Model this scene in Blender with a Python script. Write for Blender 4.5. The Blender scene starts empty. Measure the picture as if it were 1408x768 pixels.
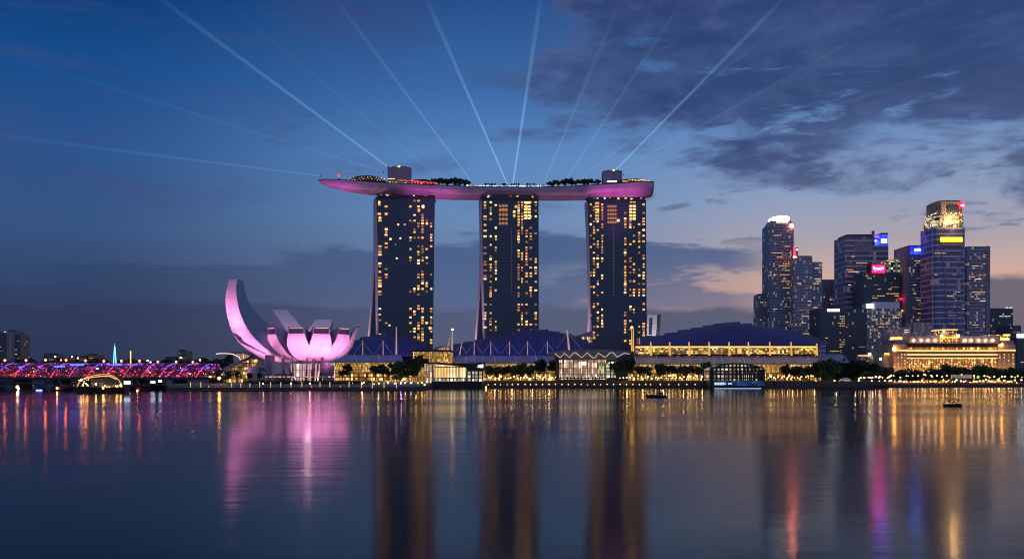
import bpy, bmesh, math, random
from mathutils import Vector, Matrix, Quaternion
random.seed(11)
SC = bpy.context.scene
COL = SC.collection
R = math.radians

# ------------------------------------------------------------------ camera
F, CX, HY, CH = 1250.0, 704.0, 512.0, 12.0      # focal length in photo pixels, principal column, horizon row, eye height
cam_d = bpy.data.cameras.new('camera'); cam = bpy.data.objects.new('camera', cam_d); COL.objects.link(cam)
cam.location = (0, 0, CH); cam.rotation_euler = (R(90), 0, 0)
cam_d.sensor_width = 36; cam_d.lens = 36*F/1408; cam_d.shift_y = (HY-384)/1408
cam_d.clip_start = 1; cam_d.clip_end = 30000
SC.camera = cam
def P(px, py, D): return Vector(((px-CX)*D/F, D, CH-(py-HY)*D/F))
def PX(px, D): return (px-CX)*D/F
def PZ(py, D): return CH-(py-HY)*D/F

# ------------------------------------------------------------------ render settings
SC.view_settings.view_transform = 'Standard'; SC.view_settings.look = 'None'
SC.view_settings.exposure = 0.0; SC.view_settings.gamma = 1
SC.render.engine = 'CYCLES'
SC.cycles.use_denoising = True; SC.cycles.filter_width = 1.1
SC.cycles.max_bounces = 6; SC.cycles.diffuse_bounces = 2; SC.cycles.glossy_bounces = 3
SC.cycles.volume_bounces = 0; SC.cycles.transparent_max_bounces = 16
SC.cycles.sample_clamp_indirect = 60

# ------------------------------------------------------------------ node arithmetic
class E:
    """a float socket with operators that add Math nodes"""
    nt = None
    def __init__(s, v): s.v = v
    def m(s, op, *a, clamp=False):
        n = E.nt.nodes.new('ShaderNodeMath'); n.operation = op; n.use_clamp = clamp
        for i, x in enumerate((s,)+a):
            x = x.v if isinstance(x, E) else x
            if isinstance(x, (int, float)): n.inputs[i].default_value = x
            else: E.nt.links.new(x, n.inputs[i])
        return E(n.outputs[0])
    def __add__(s, o): return s.m('ADD', o)
    __radd__ = __add__
    def __sub__(s, o): return s.m('SUBTRACT', o)
    def __rsub__(s, o): return E(o).m('SUBTRACT', s)
    def __mul__(s, o): return s.m('MULTIPLY', o)
    __rmul__ = __mul__
    def __truediv__(s, o): return s.m('DIVIDE', o)
    def min(s, o): return s.m('MINIMUM', o)
    def max(s, o): return s.m('MAXIMUM', o)
    def floor(s): return s.m('FLOOR')
    def fract(s): return s.m('FRACT')
    def abs(s): return s.m('ABSOLUTE')
    def gt(s, o): return s.m('GREATER_THAN', o)
    def lt(s, o): return s.m('LESS_THAN', o)
    def pow(s, o): return s.m('POWER', o)
    def step(s, a, b):
        n = E.nt.nodes.new('ShaderNodeMapRange'); n.interpolation_type = 'SMOOTHSTEP'
        E.nt.links.new(s.v, n.inputs[0])
        n.inputs[1].default_value = a; n.inputs[2].default_value = b
        return E(n.outputs[0])
def comb(x, y, z):
    n = E.nt.nodes.new('ShaderNodeCombineXYZ')
    for i, k in enumerate((x, y, z)):
        k = k.v if isinstance(k, E) else k
        if isinstance(k, (int, float)): n.inputs[i].default_value = k
        else: E.nt.links.new(k, n.inputs[i])
    return n.outputs[0]
def sep(sock):
    n = E.nt.nodes.new('ShaderNodeSeparateXYZ'); E.nt.links.new(sock, n.inputs[0])
    return [E(o) for o in n.outputs]
def noise(vec, scale, detail=4, rough=.55, dist=0):
    n = E.nt.nodes.new('ShaderNodeTexNoise'); E.nt.links.new(vec, n.inputs['Vector'])
    n.inputs['Scale'].default_value = scale; n.inputs['Detail'].default_value = detail
    n.inputs['Roughness'].default_value = rough; n.inputs['Distortion'].default_value = dist
    return E(n.outputs[0])
def white(vec):
    n = E.nt.nodes.new('ShaderNodeTexWhiteNoise'); E.nt.links.new(vec, n.inputs['Vector']); return E(n.outputs['Value'])
def mixc(f, a, b, mode='MIX'):
    n = E.nt.nodes.new('ShaderNodeMix'); n.data_type = 'RGBA'; n.blend_type = mode; n.clamp_factor = True
    for i, k in ((0, f), (6, a), (7, b)):
        k = k.v if isinstance(k, E) else k
        if isinstance(k, (int, float)): n.inputs[i].default_value = k
        elif isinstance(k, tuple): n.inputs[i].default_value = k+(1,) if len(k) == 3 else k
        else: E.nt.links.new(k, n.inputs[i])
    return n.outputs[2]
def ramp(f, stops):
    n = E.nt.nodes.new('ShaderNodeValToRGB'); E.nt.links.new(f.v, n.inputs[0])
    el = n.color_ramp.elements
    while len(el) < len(stops): el.new(.5)
    for e, (p, c) in zip(el, stops): e.position = p; e.color = tuple(c)+(1,)
    return n.outputs[0]
def S(r, g, b):
    """sRGB 0-255 to linear"""
    f = lambda c: c/12.92 if c <= .04045 else ((c+.055)/1.055)**2.4
    return (f(r/255), f(g/255), f(b/255))

# ------------------------------------------------------------------ sky: dusk, sun just below the horizon far right
W = bpy.data.worlds.new('World'); SC.world = W; W.use_nodes = True
nt = W.node_tree; nt.nodes.clear(); E.nt = nt
out = nt.nodes.new('ShaderNodeOutputWorld'); bg = nt.nodes.new('ShaderNodeBackground'); nt.links.new(bg.outputs[0], out.inputs[0])
tc = nt.nodes.new('ShaderNodeTexCoord')
dx, dy, dz = sep(tc.outputs['Generated'])
DEG = 180/math.pi
az = dx.m('ARCTAN2', dy)*DEG                       # 0 ahead, + to the right
el = dz.m('ARCSINE')*DEG
K = lambda y: (math.degrees(math.atan((512-y)/1250)))/24.0
elf = (el/24.0).max(0)
cool = ramp(elf, [(0, S(46,56,84)), (K(430), S(48,65,100)), (K(330), S(54,84,130)), (K(230), S(42,84,142)), (K(120), S(20,76,140)), (K(0), S(0,54,112))])
mid = ramp(elf, [(0, S(120,112,128)), (K(430), S(112,118,144)), (K(380), S(106,124,158)), (K(300), S(106,140,186)), (K(220), S(92,138,194)), (K(130), S(62,110,172)), (K(0), S(36,80,142))])
warm = ramp(elf, [(0, S(196,150,132)), (K(430), S(206,162,146)), (K(390), S(210,172,158)), (K(340), S(172,164,176)), (K(280), S(142,160,192)), (K(200), S(108,142,192)), (K(100), S(84,126,180)), (K(0), S(66,112,172))])
f1 = az.step(-27, 0); f2 = az.step(-1, 19)
sky = mixc(f2, mixc(f1, cool, mid), warm)
# cloud texture: direction squeezed vertically so that banks lie flat
cv = comb(az*0.030, el*0.085, 0.0)
n1 = noise(cv, 3.1, 7, .6, .35)
cv2 = comb(az*0.024+7.3, el*0.12+1.7, 0.4)
n2 = noise(cv2, 4.2, 6, .6, .25)
cv3 = comb(az*0.045+3.1, el*0.20+9.0, 1.2)
n3 = noise(cv3, 3.6, 5, .55, .2)
# warm high wisps over the left and centre
wisp = (el.step(6, 11)*az.step(11, -2)*n2.step(.50, .70))*0.42
sky = mixc(wisp, sky, S(66,76,126))
topw = el.step(18.0, 22.5)*az.step(-17, -8)*n1.step(.36, .62)*0.75
sky = mixc(topw, sky, S(62,72,120))
# the great dark deck, upper right: ragged, with lit rims and blue breaks
d1 = (el-(14.9-(az-5)*0.165))/2.8
d2 = (az-2.2)/4.4
n4 = noise(comb(az*.085+2.0, el*.21+4.0, 2.0), 3.4, 7, .62, .4)
deck = d1.min(d2)+(n1-.5)*5.5+(n4-.5)*1.6+.25
hole = n2.step(.57, .66)*n4.step(.36, .56)*.85
deckf = deck.step(-.3, .75)
dcol = mixc(n3.step(.35, .70), S(42,62,110), S(60,80,128))
dcol = mixc((1-deck.step(.1, 1.3))*.4, dcol, S(92,112,160))
dcol = mixc(el.step(19, 11)*az.step(10, 22)*.6, dcol, S(68,80,122))
dcol = mixc(n4.step(.48, .68)*.2, dcol, S(98,112,156))
sky = mixc(deckf*(1-hole)*.92, sky, dcol)
# small dark flakes below the deck and left wing of it
fl = n3.step(.585, .66)*el.step(7.2, 8.6)*el.step(15, 12)*az.step(4, 12)
sky = mixc(fl*.75, sky, S(86,98,134))
# low blue-grey bank from the left behind the towers
bt = 9.3-(az-2).abs()*0.11+(n2-.5)*7.0
bank = (bt-el).step(-.2, .7)*az.step(18, 13)
bcol = mixc(az.step(-24, -4), S(46,62,98), S(72,95,138))
gap = n3.step(.50, .62)*el.step(7.2, 6.0)*el.step(3.6, 4.6)*az.step(-1, 4)
sky = mixc(bank*(1-gap*.85)*(.55+.35*el.step(2.5, 8.0))*(.55+.45*az.step(-20, -6)), sky, bcol)
# lowest bank along the horizon
lt = 4.25+(n1-.5)*3.2+az.step(24, 30)*1.4
low = (lt-el).step(-.1, .5)
lcol = mixc(az.step(-22, 8), S(44,53,82), S(78,88,114))
sky = mixc(low*(.45+.4*az.step(-8, 12)), sky, lcol)
# unseen sky behind the camera and overhead, brightened to fill the facades
back = (dy*-1).step(-.15, .55).max(el.step(30, 60)*.8)
sky = mixc(back, sky, S(128,146,190))
nish = nt.nodes.new('ShaderNodeTexSky'); nish.sky_type = 'NISHITA'; nish.sun_disc = False
nish.sun_elevation = R(-3); nish.sun_rotation = R(38)
ad = nt.nodes.new('ShaderNodeMix'); ad.data_type = 'RGBA'; ad.blend_type = 'ADD'; ad.inputs[0].default_value = .02
nt.links.new(sky, ad.inputs[6]); nt.links.new(nish.outputs[0], ad.inputs[7])
nt.links.new(ad.outputs[2], bg.inputs[0]); bg.inputs[1].default_value = 0.97
# last glow of the sun from the right, behind the skyline
sd = bpy.data.lights.new('sun', 'SUN'); sd.energy = 0.05; sd.angle = R(12); sd.color = (1, .72, .55)
sun = bpy.data.objects.new('sun', sd); COL.objects.link(sun)
sun.rotation_euler = (R(86), 0, R(180-38))

# ------------------------------------------------------------------ materials
def newmat(name):
    m = bpy.data.materials.new(name); m.use_nodes = True
    E.nt = m.node_tree
    return m, m.node_tree, m.node_tree.nodes['Principled BSDF']
def mat(name, base, rough=.6, metal=0, var=.18, scale=.15, spec=.4):
    m, t, p = newmat(name)
    g = t.nodes.new('ShaderNodeTexCoord')
    f = noise(g.outputs['Object'], scale, 5)
    c = mixc(f.step(.3, .7), tuple(x*(1-var) for x in base), tuple(min(1, x*(1+var)) for x in base))
    t.links.new(c, p.inputs['Base Color'])
    t.links.new((f*.16+(rough-.08)).v, p.inputs['Roughness'])
    p.inputs['Metallic'].default_value = metal; p.inputs['Specular IOR Level'].default_value = spec
    return m
def glow(name, col, strength):
    m, t, p = newmat(name)
    p.inputs['Base Color'].default_value = tuple(x*.3 for x in col)+(1,)
    p.inputs['Emission Color'].default_value = tuple(col)+(1,)
    p.inputs['Emission Strength'].default_value = strength
    return m
def grid_uv(t):
    g = t.nodes.new('ShaderNodeTexCoord'); x, y, z = sep(g.outputs['Object'])
    return x+y*.83, z
def glass_grid(name, base, line, cw, ch, lw=.12, lh=.2, rough=.22, spec=.5, metal=.0, tint=.5, dim=None, dimf=0.0, dims=0.0):
    """curtain wall: mullions and spandrels over dark glass; dimf = share of rooms with a faint lamp on"""
    m, t, p = newmat(name)
    u, v = grid_uv(t)
    cu, cvv = u/cw, v/ch
    line_f = (cu.fract().lt(lw)).max(cvv.fract().lt(lh))
    cell = comb(cu.floor(), cvv.floor(), 0.5)
    r = white(cell)
    c = mixc(r*tint, base, tuple(x*1.9 for x in base))
    c = mixc(line_f, c, line)
    t.links.new(c, p.inputs['Base Color'])
    t.links.new((line_f*.35+rough).v, p.inputs['Roughness'])
    p.inputs['Specular IOR Level'].default_value = spec; p.inputs['Metallic'].default_value = metal
    if dim:
        on = r.gt(1-dimf)*(1-line_f)
        p.inputs['Emission Color'].default_value = tuple(dim)+(1,)
        r2 = white(comb(cu.floor(), cvv.floor(), 7.5))
        t.links.new((on*r2*dims).v, p.inputs['Emission Strength'])
    return m
def lit_wall(name, lo, hi, cw, ch, strength, fill=.75, lw=.16, lh=.12, dark=(.03,.022,.012), nsc=.12, base_glow=.0):
    """lit rooms behind a glazed front: cells of different brightness between dark mullions"""
    m, t, p = newmat(name)
    u, v = grid_uv(t)
    cu, cvv = u/cw, v/ch
    fr = (cu.fract().lt(lw)).max(cvv.fract().lt(lh))
    r = white(comb(cu.floor(), cvv.floor(), 1.5))
    g = t.nodes.new('ShaderNodeTexCoord')
    big = noise(g.outputs['Object'], nsc, 3).step(.32, .68)
    on = r.lt(fill)
    r2 = white(comb(cu.floor(), cvv.floor(), 4.5))
    e = (on*(r2*r2*.9+.1)*(big*.9+.25)+base_glow)*(1-fr)*strength
    c = mixc(r2, lo, hi)
    p.inputs['Base Color'].default_value = tuple(dark)+(1,)
    p.inputs['Roughness'].default_value = .4
    t.links.new(c, p.inputs['Emission Color']); t.links.new(e.v, p.inputs['Emission Strength'])
    return m
M = {}
M['steel_dark'] = mat('dark steel', (.02,.022,.03), .5)
M['steel_white'] = mat('white painted steel', (.7,.68,.66), .4)
M['concrete'] = mat('concrete', (.22,.2,.19), .85)
M['concrete_dark'] = mat('dark concrete', (.06,.055,.055), .85)
M['stone_mauve'] = mat('mauve grey cladding', (.24,.19,.25), .7)
M['end_cladding'] = mat('pale end cladding', (.52,.44,.5), .6)
M['stone_gold'] = mat('warm sandstone', (.42,.31,.2), .8)
M['roof_dark'] = mat('dark roof tiles', (.05,.035,.03), .8)
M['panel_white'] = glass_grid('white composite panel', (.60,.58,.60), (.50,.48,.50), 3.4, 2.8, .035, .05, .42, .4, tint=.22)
M['panel_shade'] = mat('shaded panel', (.20,.25,.34), .38, .75, var=.12)  # darker panel; shade on the petal sides is put into its colour
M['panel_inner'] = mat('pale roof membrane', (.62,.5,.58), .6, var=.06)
M['hull_panel'] = mat('hull panel', (.46,.30,.44), .42, var=.1)
M['dome_blue'] = glass_grid('indigo roof metal', (.014,.012,.085), (.030,.026,.15), 2.7, 5.4, .07, .05, .42, .5, tint=.35)
M['awning'] = mat('violet grey glazing', (.24,.215,.28), .42, var=.1)
M['black'] = mat('black hull paint', (.008,.008,.011), .45)
M['bark'] = mat('bark', (.06,.045,.035), .9)
M['wood'] = mat('brown boardwalk timber', (.10,.065,.045), .8)
M['glass_navy'] = glass_grid('navy curtain wall', (.021,.034,.058), (.062,.085,.12), 1.35, 2.83, .18, .24, .3, .5)
M['glass_slate'] = glass_grid('slate curtain wall', (.065,.08,.135), (.28,.28,.38), 2.4, 4.2, .12, .28, .3, dim=(1,.7,.35), dimf=.10, dims=.35)
M['glass_dark'] = glass_grid('dark office glass', (.028,.038,.055), (.07,.085,.105), 2.6, 4.0, .14, .2, .3, dim=(1,.75,.4), dimf=.03, dims=.3)
M['glass_band'] = glass_grid('banded office wall', (.075,.078,.15), (.48,.42,.56), 4.6, 7.4, .03, .26, .3, dim=(.9,.6,.8), dimf=.12, dims=.10)
M['glass_mauve'] = glass_grid('mauve framed wall', (.095,.092,.15), (.38,.33,.42), 3.0, 4.4, .25, .35, .4, dim=(1,.72,.45), dimf=.16, dims=.30)
M['glass_grey'] = glass_grid('grey office wall', (.055,.062,.09), (.34,.33,.39), 2.8, 4.6, .2, .4, .4, dim=(1,.78,.5), dimf=.40, dims=.42)
M['stone_grid'] = glass_grid('pale grid wall', (.20,.16,.19), (.36,.29,.33), 2.6, 3.2, .3, .35, .7, dim=(1,.8,.7), dimf=.3, dims=.12)
for k, c, s in (('win_warm', (1,.48,.12), 1.0), ('win_bright', (1,.56,.19), 1.9), ('win_dim', (1,.44,.14), .32), ('win_orange', (1,.26,.07), .7),
                ('win_pale', (.95,.88,.66), 1.0), ('win_yellow', (1,.68,.16), .8), ('win_faint', (.9,.62,.5), .13),
                ('led_orange', (1,.20,.02), 3.0), ('led_red', (1,.03,.05), 2.4), ('led_blue', (.10,.14,1), 2.6), ('led_purple', (.42,.05,.9), 2.0), ('led_magenta', (1,.05,.42), 2.2), ('led_cyan', (.4,.75,1), 2.4), ('led_warm', (1,.55,.16), 4.0),
                ('bulb_warm', (1,.42,.08), 34), ('bulb_soft', (1,.42,.08), 9), ('bulb_white', (1,.60,.27), 24), ('bulb_orange', (1,.17,.06), 120), ('halo_orange', (1,.10,.012), 7), ('bulb_salmon', (1,.26,.16), 150), ('bulb_red', (1,.07,.08), 13),
                ('bulb_blue', (.16,.2,1), 9), ('bulb_cyan', (.45,.8,1), 9), ('bulb_magenta', (1,.1,.55), 9), ('bulb_purple', (.5,.12,1), 6), ('bulb_green', (.35,.9,.12), .8),
                ('neon_white', (.88,.95,1), 3.2), ('neon_blue', (.05,.12,1), 3.4), ('neon_cyan', (.55,.8,1), 5.0), ('neon_yellow', (1,.58,.02), 2.6), ('neon_pink', (1,.003,.035), 14.0), ('violet_bulb', (.22,.05,1), 70),
                ('neon_red', (1,.03,.06), 3.0), ('neon_gold', (1,.55,.10), 2.2), ('strip_gold', (1,.50,.12), 1.9), ('strip_white', (1,.82,.66), 2.0), ('strip_rosy', (1,.74,.52), .75), ('strip_lilac', (.55,.42,.8), .45)):
    M[k] = glow(k.replace('_', ' '), c, s)
M['lit_gold'] = lit_wall('gold lit shopfront', (1,.46,.09), (1,.64,.22), 1.9, 3.1, 3.2, .8, .18, .2, base_glow=.03)
M['lit_gold_fine'] = lit_wall('gold screen wall', (1,.46,.07), (1,.60,.17), .9, 2.2, 1.7, .9, .3, .1, base_glow=.14, nsc=.06)
M['lit_band'] = lit_wall('gold lit gallery', (1,.44,.05), (1,.60,.14), 1.9, 1.6, 2.4, .62, .1, .12, base_glow=.05, nsc=.10)
M['lit_cream'] = lit_wall('cream lit hall', (1,.56,.17), (1,.76,.38), 2.2, 8.5, 3.4, .95, .16, .08, base_glow=.25, nsc=.1)
M['lit_pink'] = lit_wall('rosy lit hall', (1,.50,.30), (1,.74,.52), 1.5, 4.6, 2.0, .9, .22, .08, base_glow=.12, nsc=.12)
M['lit_pane'] = lit_wall('lit pane', (1,.74,.42), (1,.88,.66), 2.9, 2.8, 1.25, .93, .36, .3, base_glow=.05)
M['lit_white'] = lit_wall('white lit glazing', (1,.80,.52), (1,.92,.74), 2.9, 2.8, 2.1, .93, .3, .26, base_glow=.15)
M['lit_lobby'] = lit_wall('pink white lobby', (1,.55,.62), (1,.82,.70), 1.6, 5.5, 1.9, .85, .22, .05, base_glow=.2)
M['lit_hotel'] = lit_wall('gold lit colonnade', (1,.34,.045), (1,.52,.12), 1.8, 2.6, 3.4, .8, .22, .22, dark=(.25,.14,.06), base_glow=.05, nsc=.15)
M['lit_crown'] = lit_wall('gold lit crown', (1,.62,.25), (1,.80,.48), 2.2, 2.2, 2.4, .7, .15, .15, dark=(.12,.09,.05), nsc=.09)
M['lit_mosaic'] = lit_wall('mosaic lit crown', (.3,.8,.9), (1,.62,.2), 3.2, 3.4, 1.6, .7, .1, .1, nsc=.1)
def leaf_mat(name, a, b):
    m, t, p = newmat(name)
    g = t.nodes.new('ShaderNodeObjectInfo'); q = t.nodes.new('ShaderNodeTexCoord')
    f = noise(q.outputs['Object'], .55, 3)
    t.links.new(mixc(f.step(.35, .65), a, b), p.inputs['Base Color']); p.inputs['Roughness'].default_value = .6
    p.inputs['Specular IOR Level'].default_value = .25
    return m
M['leaf'] = leaf_mat('tree leaves', (.022,.042,.016), (.05,.075,.026))
M['leaf_dark'] = leaf_mat('dark tree leaves', (.014,.026,.012), (.03,.048,.02))

# ------------------------------------------------------------------ mesh helpers
class MB:
    def __init__(s): s.v = []; s.f = []; s.mi = []
    def add(s, vs, fs, mi=0):
        o = len(s.v); s.v += [tuple(x) for x in vs]
        for f in fs: s.f.append([o+i for i in f]); s.mi.append(mi)
        return s
    def box(s, x0, x1, y0, y1, z0, z1, mi=0):
        return s.add([(x0,y0,z0),(x1,y0,z0),(x1,y1,z0),(x0,y1,z0),(x0,y0,z1),(x1,y0,z1),(x1,y1,z1),(x0,y1,z1)],
                     [(0,3,2,1),(4,5,6,7),(0,1,5,4),(1,2,6,5),(2,3,7,6),(3,0,4,7)], mi)
    def prism(s, lo, hi, mi=0):
        """closed solid between two rings of equal length"""
        n = len(lo)
        return s.add(list(lo)+list(hi), [list(range(n))[::-1], list(range(n, 2*n))]+[(i, (i+1) % n, n+(i+1) % n, n+i) for i in range(n)], mi)
    def ext(s, poly_xz, y0, y1, mi=0):
        return s.prism([(x, y0, z) for x, z in poly_xz], [(x, y1, z) for x, z in poly_xz], mi)
    def tube(s, pts, r, n=6, mi=0):
        pts = [Vector(p) for p in pts]; rr = r if isinstance(r, (list, tuple)) else [r]*len(pts)
        o = len(s.v)
        for i, p in enumerate(pts):
            d = (pts[min(i+1, len(pts)-1)]-pts[max(i-1, 0)])
            d = d.normalized() if d.length > 1e-9 else Vector((0,0,1))
            a = d.cross(Vector((0,0,1)) if abs(d.z) < .95 else Vector((1,0,0))).normalized(); b = d.cross(a)
            for k in range(n):
                t = 2*math.pi*k/n; s.v.append(tuple(p+(a*math.cos(t)+b*math.sin(t))*rr[i]))
        for i in range(len(pts)-1):
            for k in range(n):
                s.f.append([o+i*n+k, o+i*n+(k+1) % n, o+(i+1)*n+(k+1) % n, o+(i+1)*n+k]); s.mi.append(mi)
        s.f.append([o+k for k in range(n)][::-1]); s.f.append([o+(len(pts)-1)*n+k for k in range(n)]); s.mi += [mi, mi]
        return s
    def ball(s, c, r, n=8, m=5, mi=0, sz=1):
        vs = [(c[0], c[1], c[2]-r*sz)]
        for j in range(1, m):
            a = math.pi*j/m
            for k in range(n): vs.append((c[0]+r*math.sin(a)*math.cos(2*math.pi*k/n), c[1]+r*math.sin(a)*math.sin(2*math.pi*k/n), c[2]-r*sz*math.cos(a)))
        vs.append((c[0], c[1], c[2]+r*sz)); L = len(vs)-1
        fs = [(0, 1+(k+1) % n, 1+k) for k in range(n)]
        for j in range(m-2):
            for k in range(n): fs.append((1+j*n+k, 1+j*n+(k+1) % n, 1+(j+1)*n+(k+1) % n, 1+(j+1)*n+k))
        fs += [(L, 1+(m-2)*n+k, 1+(m-2)*n+(k+1) % n) for k in range(n)]
        return s.add(vs, fs, mi)
    def mesh(s, name, mats, off=(0,0,0)):
        me = bpy.data.meshes.new(name)
        me.from_pydata([(a-off[0], b-off[1], c-off[2]) for a, b, c in s.v], [], s.f)
        for m in (mats if isinstance(mats, (list, tuple)) else [mats]): me.materials.append(M[m] if isinstance(m, str) else m)
        me.polygons.foreach_set('material_index', s.mi); me.update()
        return me
    def build(s, name, mats, parent=None, smooth=False):
        off = wloc(parent) if parent else Vector((0,0,0))
        if parent is None and s.v:      # a thing that is one mesh: origin at its base
            xs, ys, zs = zip(*s.v); off = Vector(((min(xs)+max(xs))/2, (min(ys)+max(ys))/2, min(zs)))
        me = s.mesh(name, mats, off)
        if smooth: me.polygons.foreach_set('use_smooth', [True]*len(me.polygons))
        o = bpy.data.objects.new(name, me); COL.objects.link(o)
        if parent: o.parent = parent
        else: o.location = off
        return o
def wloc(o):
    v = Vector((0,0,0))
    while o: v = v+o.location; o = o.parent
    return v
def tag(o, label=None, cat=None, group=None, kind=None):
    if label: o['label'] = label
    if cat: o['category'] = cat
    if group: o['group'] = group
    if kind: o['kind'] = kind
    return o
def thing(name, label, cat, loc, group=None):
    o = bpy.data.objects.new(name, None); COL.objects.link(o); o.location = loc; o.empty_display_size = 2
    return tag(o, label, cat, group)
def copy_tree(o, parent=None):
    c = o.copy(); COL.objects.link(c)
    if parent: c.parent = parent
    for ch in list(o.children): copy_tree(ch, c)
    return c
UNIT = {}
def unit_box(m):
    if m not in UNIT: UNIT[m] = MB().box(-.5, .5, -.5, .5, -.5, .5).mesh('lit_window', m)
    return UNIT[m]
def win(parent, x, y, z, w, h, m, d=.5, name='lit_window'):
    """one lit window standing slightly proud of its wall"""
    o = bpy.data.objects.new(name, unit_box(m)); COL.objects.link(o); o.parent = parent
    o.location = Vector((x, y, z))-wloc(parent); o.scale = (w, d, h)
    return o
def spot(name, loc, target, energy, col, angle, blend=.6, size=1.5):
    l = bpy.data.lights.new(name, 'SPOT'); l.energy = energy; l.color = col; l.spot_size = R(angle); l.spot_blend = blend; l.shadow_soft_size = size
    o = bpy.data.objects.new(name, l); COL.objects.link(o); o.location = loc
    o.rotation_euler = (Vector(target)-Vector(loc)).to_track_quat('-Z', 'Y').to_euler()
    return o
def point(name, loc, energy, col, size=.8):
    l = bpy.data.lights.new(name, 'POINT'); l.energy = energy; l.color = col; l.shadow_soft_size = size
    o = bpy.data.objects.new(name, l); COL.objects.link(o); o.location = loc
    return o

# ------------------------------------------------------------------ water and ground
def water_mat():
    m, t, p = newmat('bay water')
    g = t.nodes.new('ShaderNodeTexCoord'); pos = t.nodes.new('ShaderNodeNewGeometry')
    x, y, z = sep(pos.outputs['Position'])
    w1 = noise(comb(x*.10, y*.34, 0.0), 1.0, 5, .55, .3)
    w2 = noise(comb(x*.9, y*2.4, 3.0), 1.0, 3, .5)
    patch = noise(comb(x*.004, y*.012, 5.0), 1.0, 3, .5).step(.36, .66)
    w0 = noise(comb(x*.02, y*.07, 9.0), 1.0, 2, .5)
    h = w0*2.2+w1*.75*(patch*.7+.5)+w2*.14*(1.2-patch)
    b = t.nodes.new('ShaderNodeBump'); b.inputs['Strength'].default_value = .07; b.inputs['Distance'].default_value = .6
    t.links.new(h.v, b.inputs['Height']); t.links.new(b.outputs[0], p.inputs['Normal'])
    p.inputs['Base Color'].default_value = (.002,.010,.018,1)
    t.links.new((patch*.07+.10).v, p.inputs['Roughness'])
    p.inputs['IOR'].default_value = 1.105
    return m
M['water'] = water_mat()
wt = MB().add([(-6000,-300,0),(6000,-300,0),(6000,9000,0),(-6000,9000,0)], [(0,1,2,3)]).build('water', 'water'); tag(wt, kind='structure')
SH = [(228,606),(300,600),(440,606),(580,622),(600,694),(700,708),(975,714),(1062,716),(1408,768),(2300,790)]
shore = [Vector((PX(a, d), d, 0)) for a, d in SH]
ring = [Vector((-5500,1260,0)), Vector((PX(60,1260),1260,0)), Vector((PX(226,1180),1180,0))]+shore+[Vector((5500,1500,0)), Vector((5500,8800,0)), Vector((-5500,8800,0))]
gr = MB().prism([(v.x,v.y,-3) for v in ring], [(v.x,v.y,1.6) for v in ring]).build('ground', 'concrete_dark'); tag(gr, kind='structure')
# seawall: parapet coping that follows the shore
sw = MB()
for a, b in zip(shore[:-1], shore[1:]):
    n = Vector((0,1,0))
    q = [a-n*.6, b-n*.6, b+n*1.4, a+n*1.4]
    sw.prism([(v.x,v.y,-3) for v in q], [(v.x,v.y,2.3) for v in q])
tag(sw.build('seawall', 'concrete_dark'), kind='structure')
# raised terrace of the promenade in front of the shops
tr = MB()
for a, b in ((600,975),(975,1062),(1062,1215)):
    da, db = 736, 742
    tr.box(PX(a,da)+.01, PX(b,db)-.01, 734, 788, 1.65, 5.2)
tag(tr.build('promenade_terrace', 'wood'), kind='structure')
tr2 = MB().box(PX(232,640), PX(575,640), 632, 780, 1.65, 4.0)
tag(tr2.build('museum_terrace', 'concrete'), kind='structure')

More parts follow.
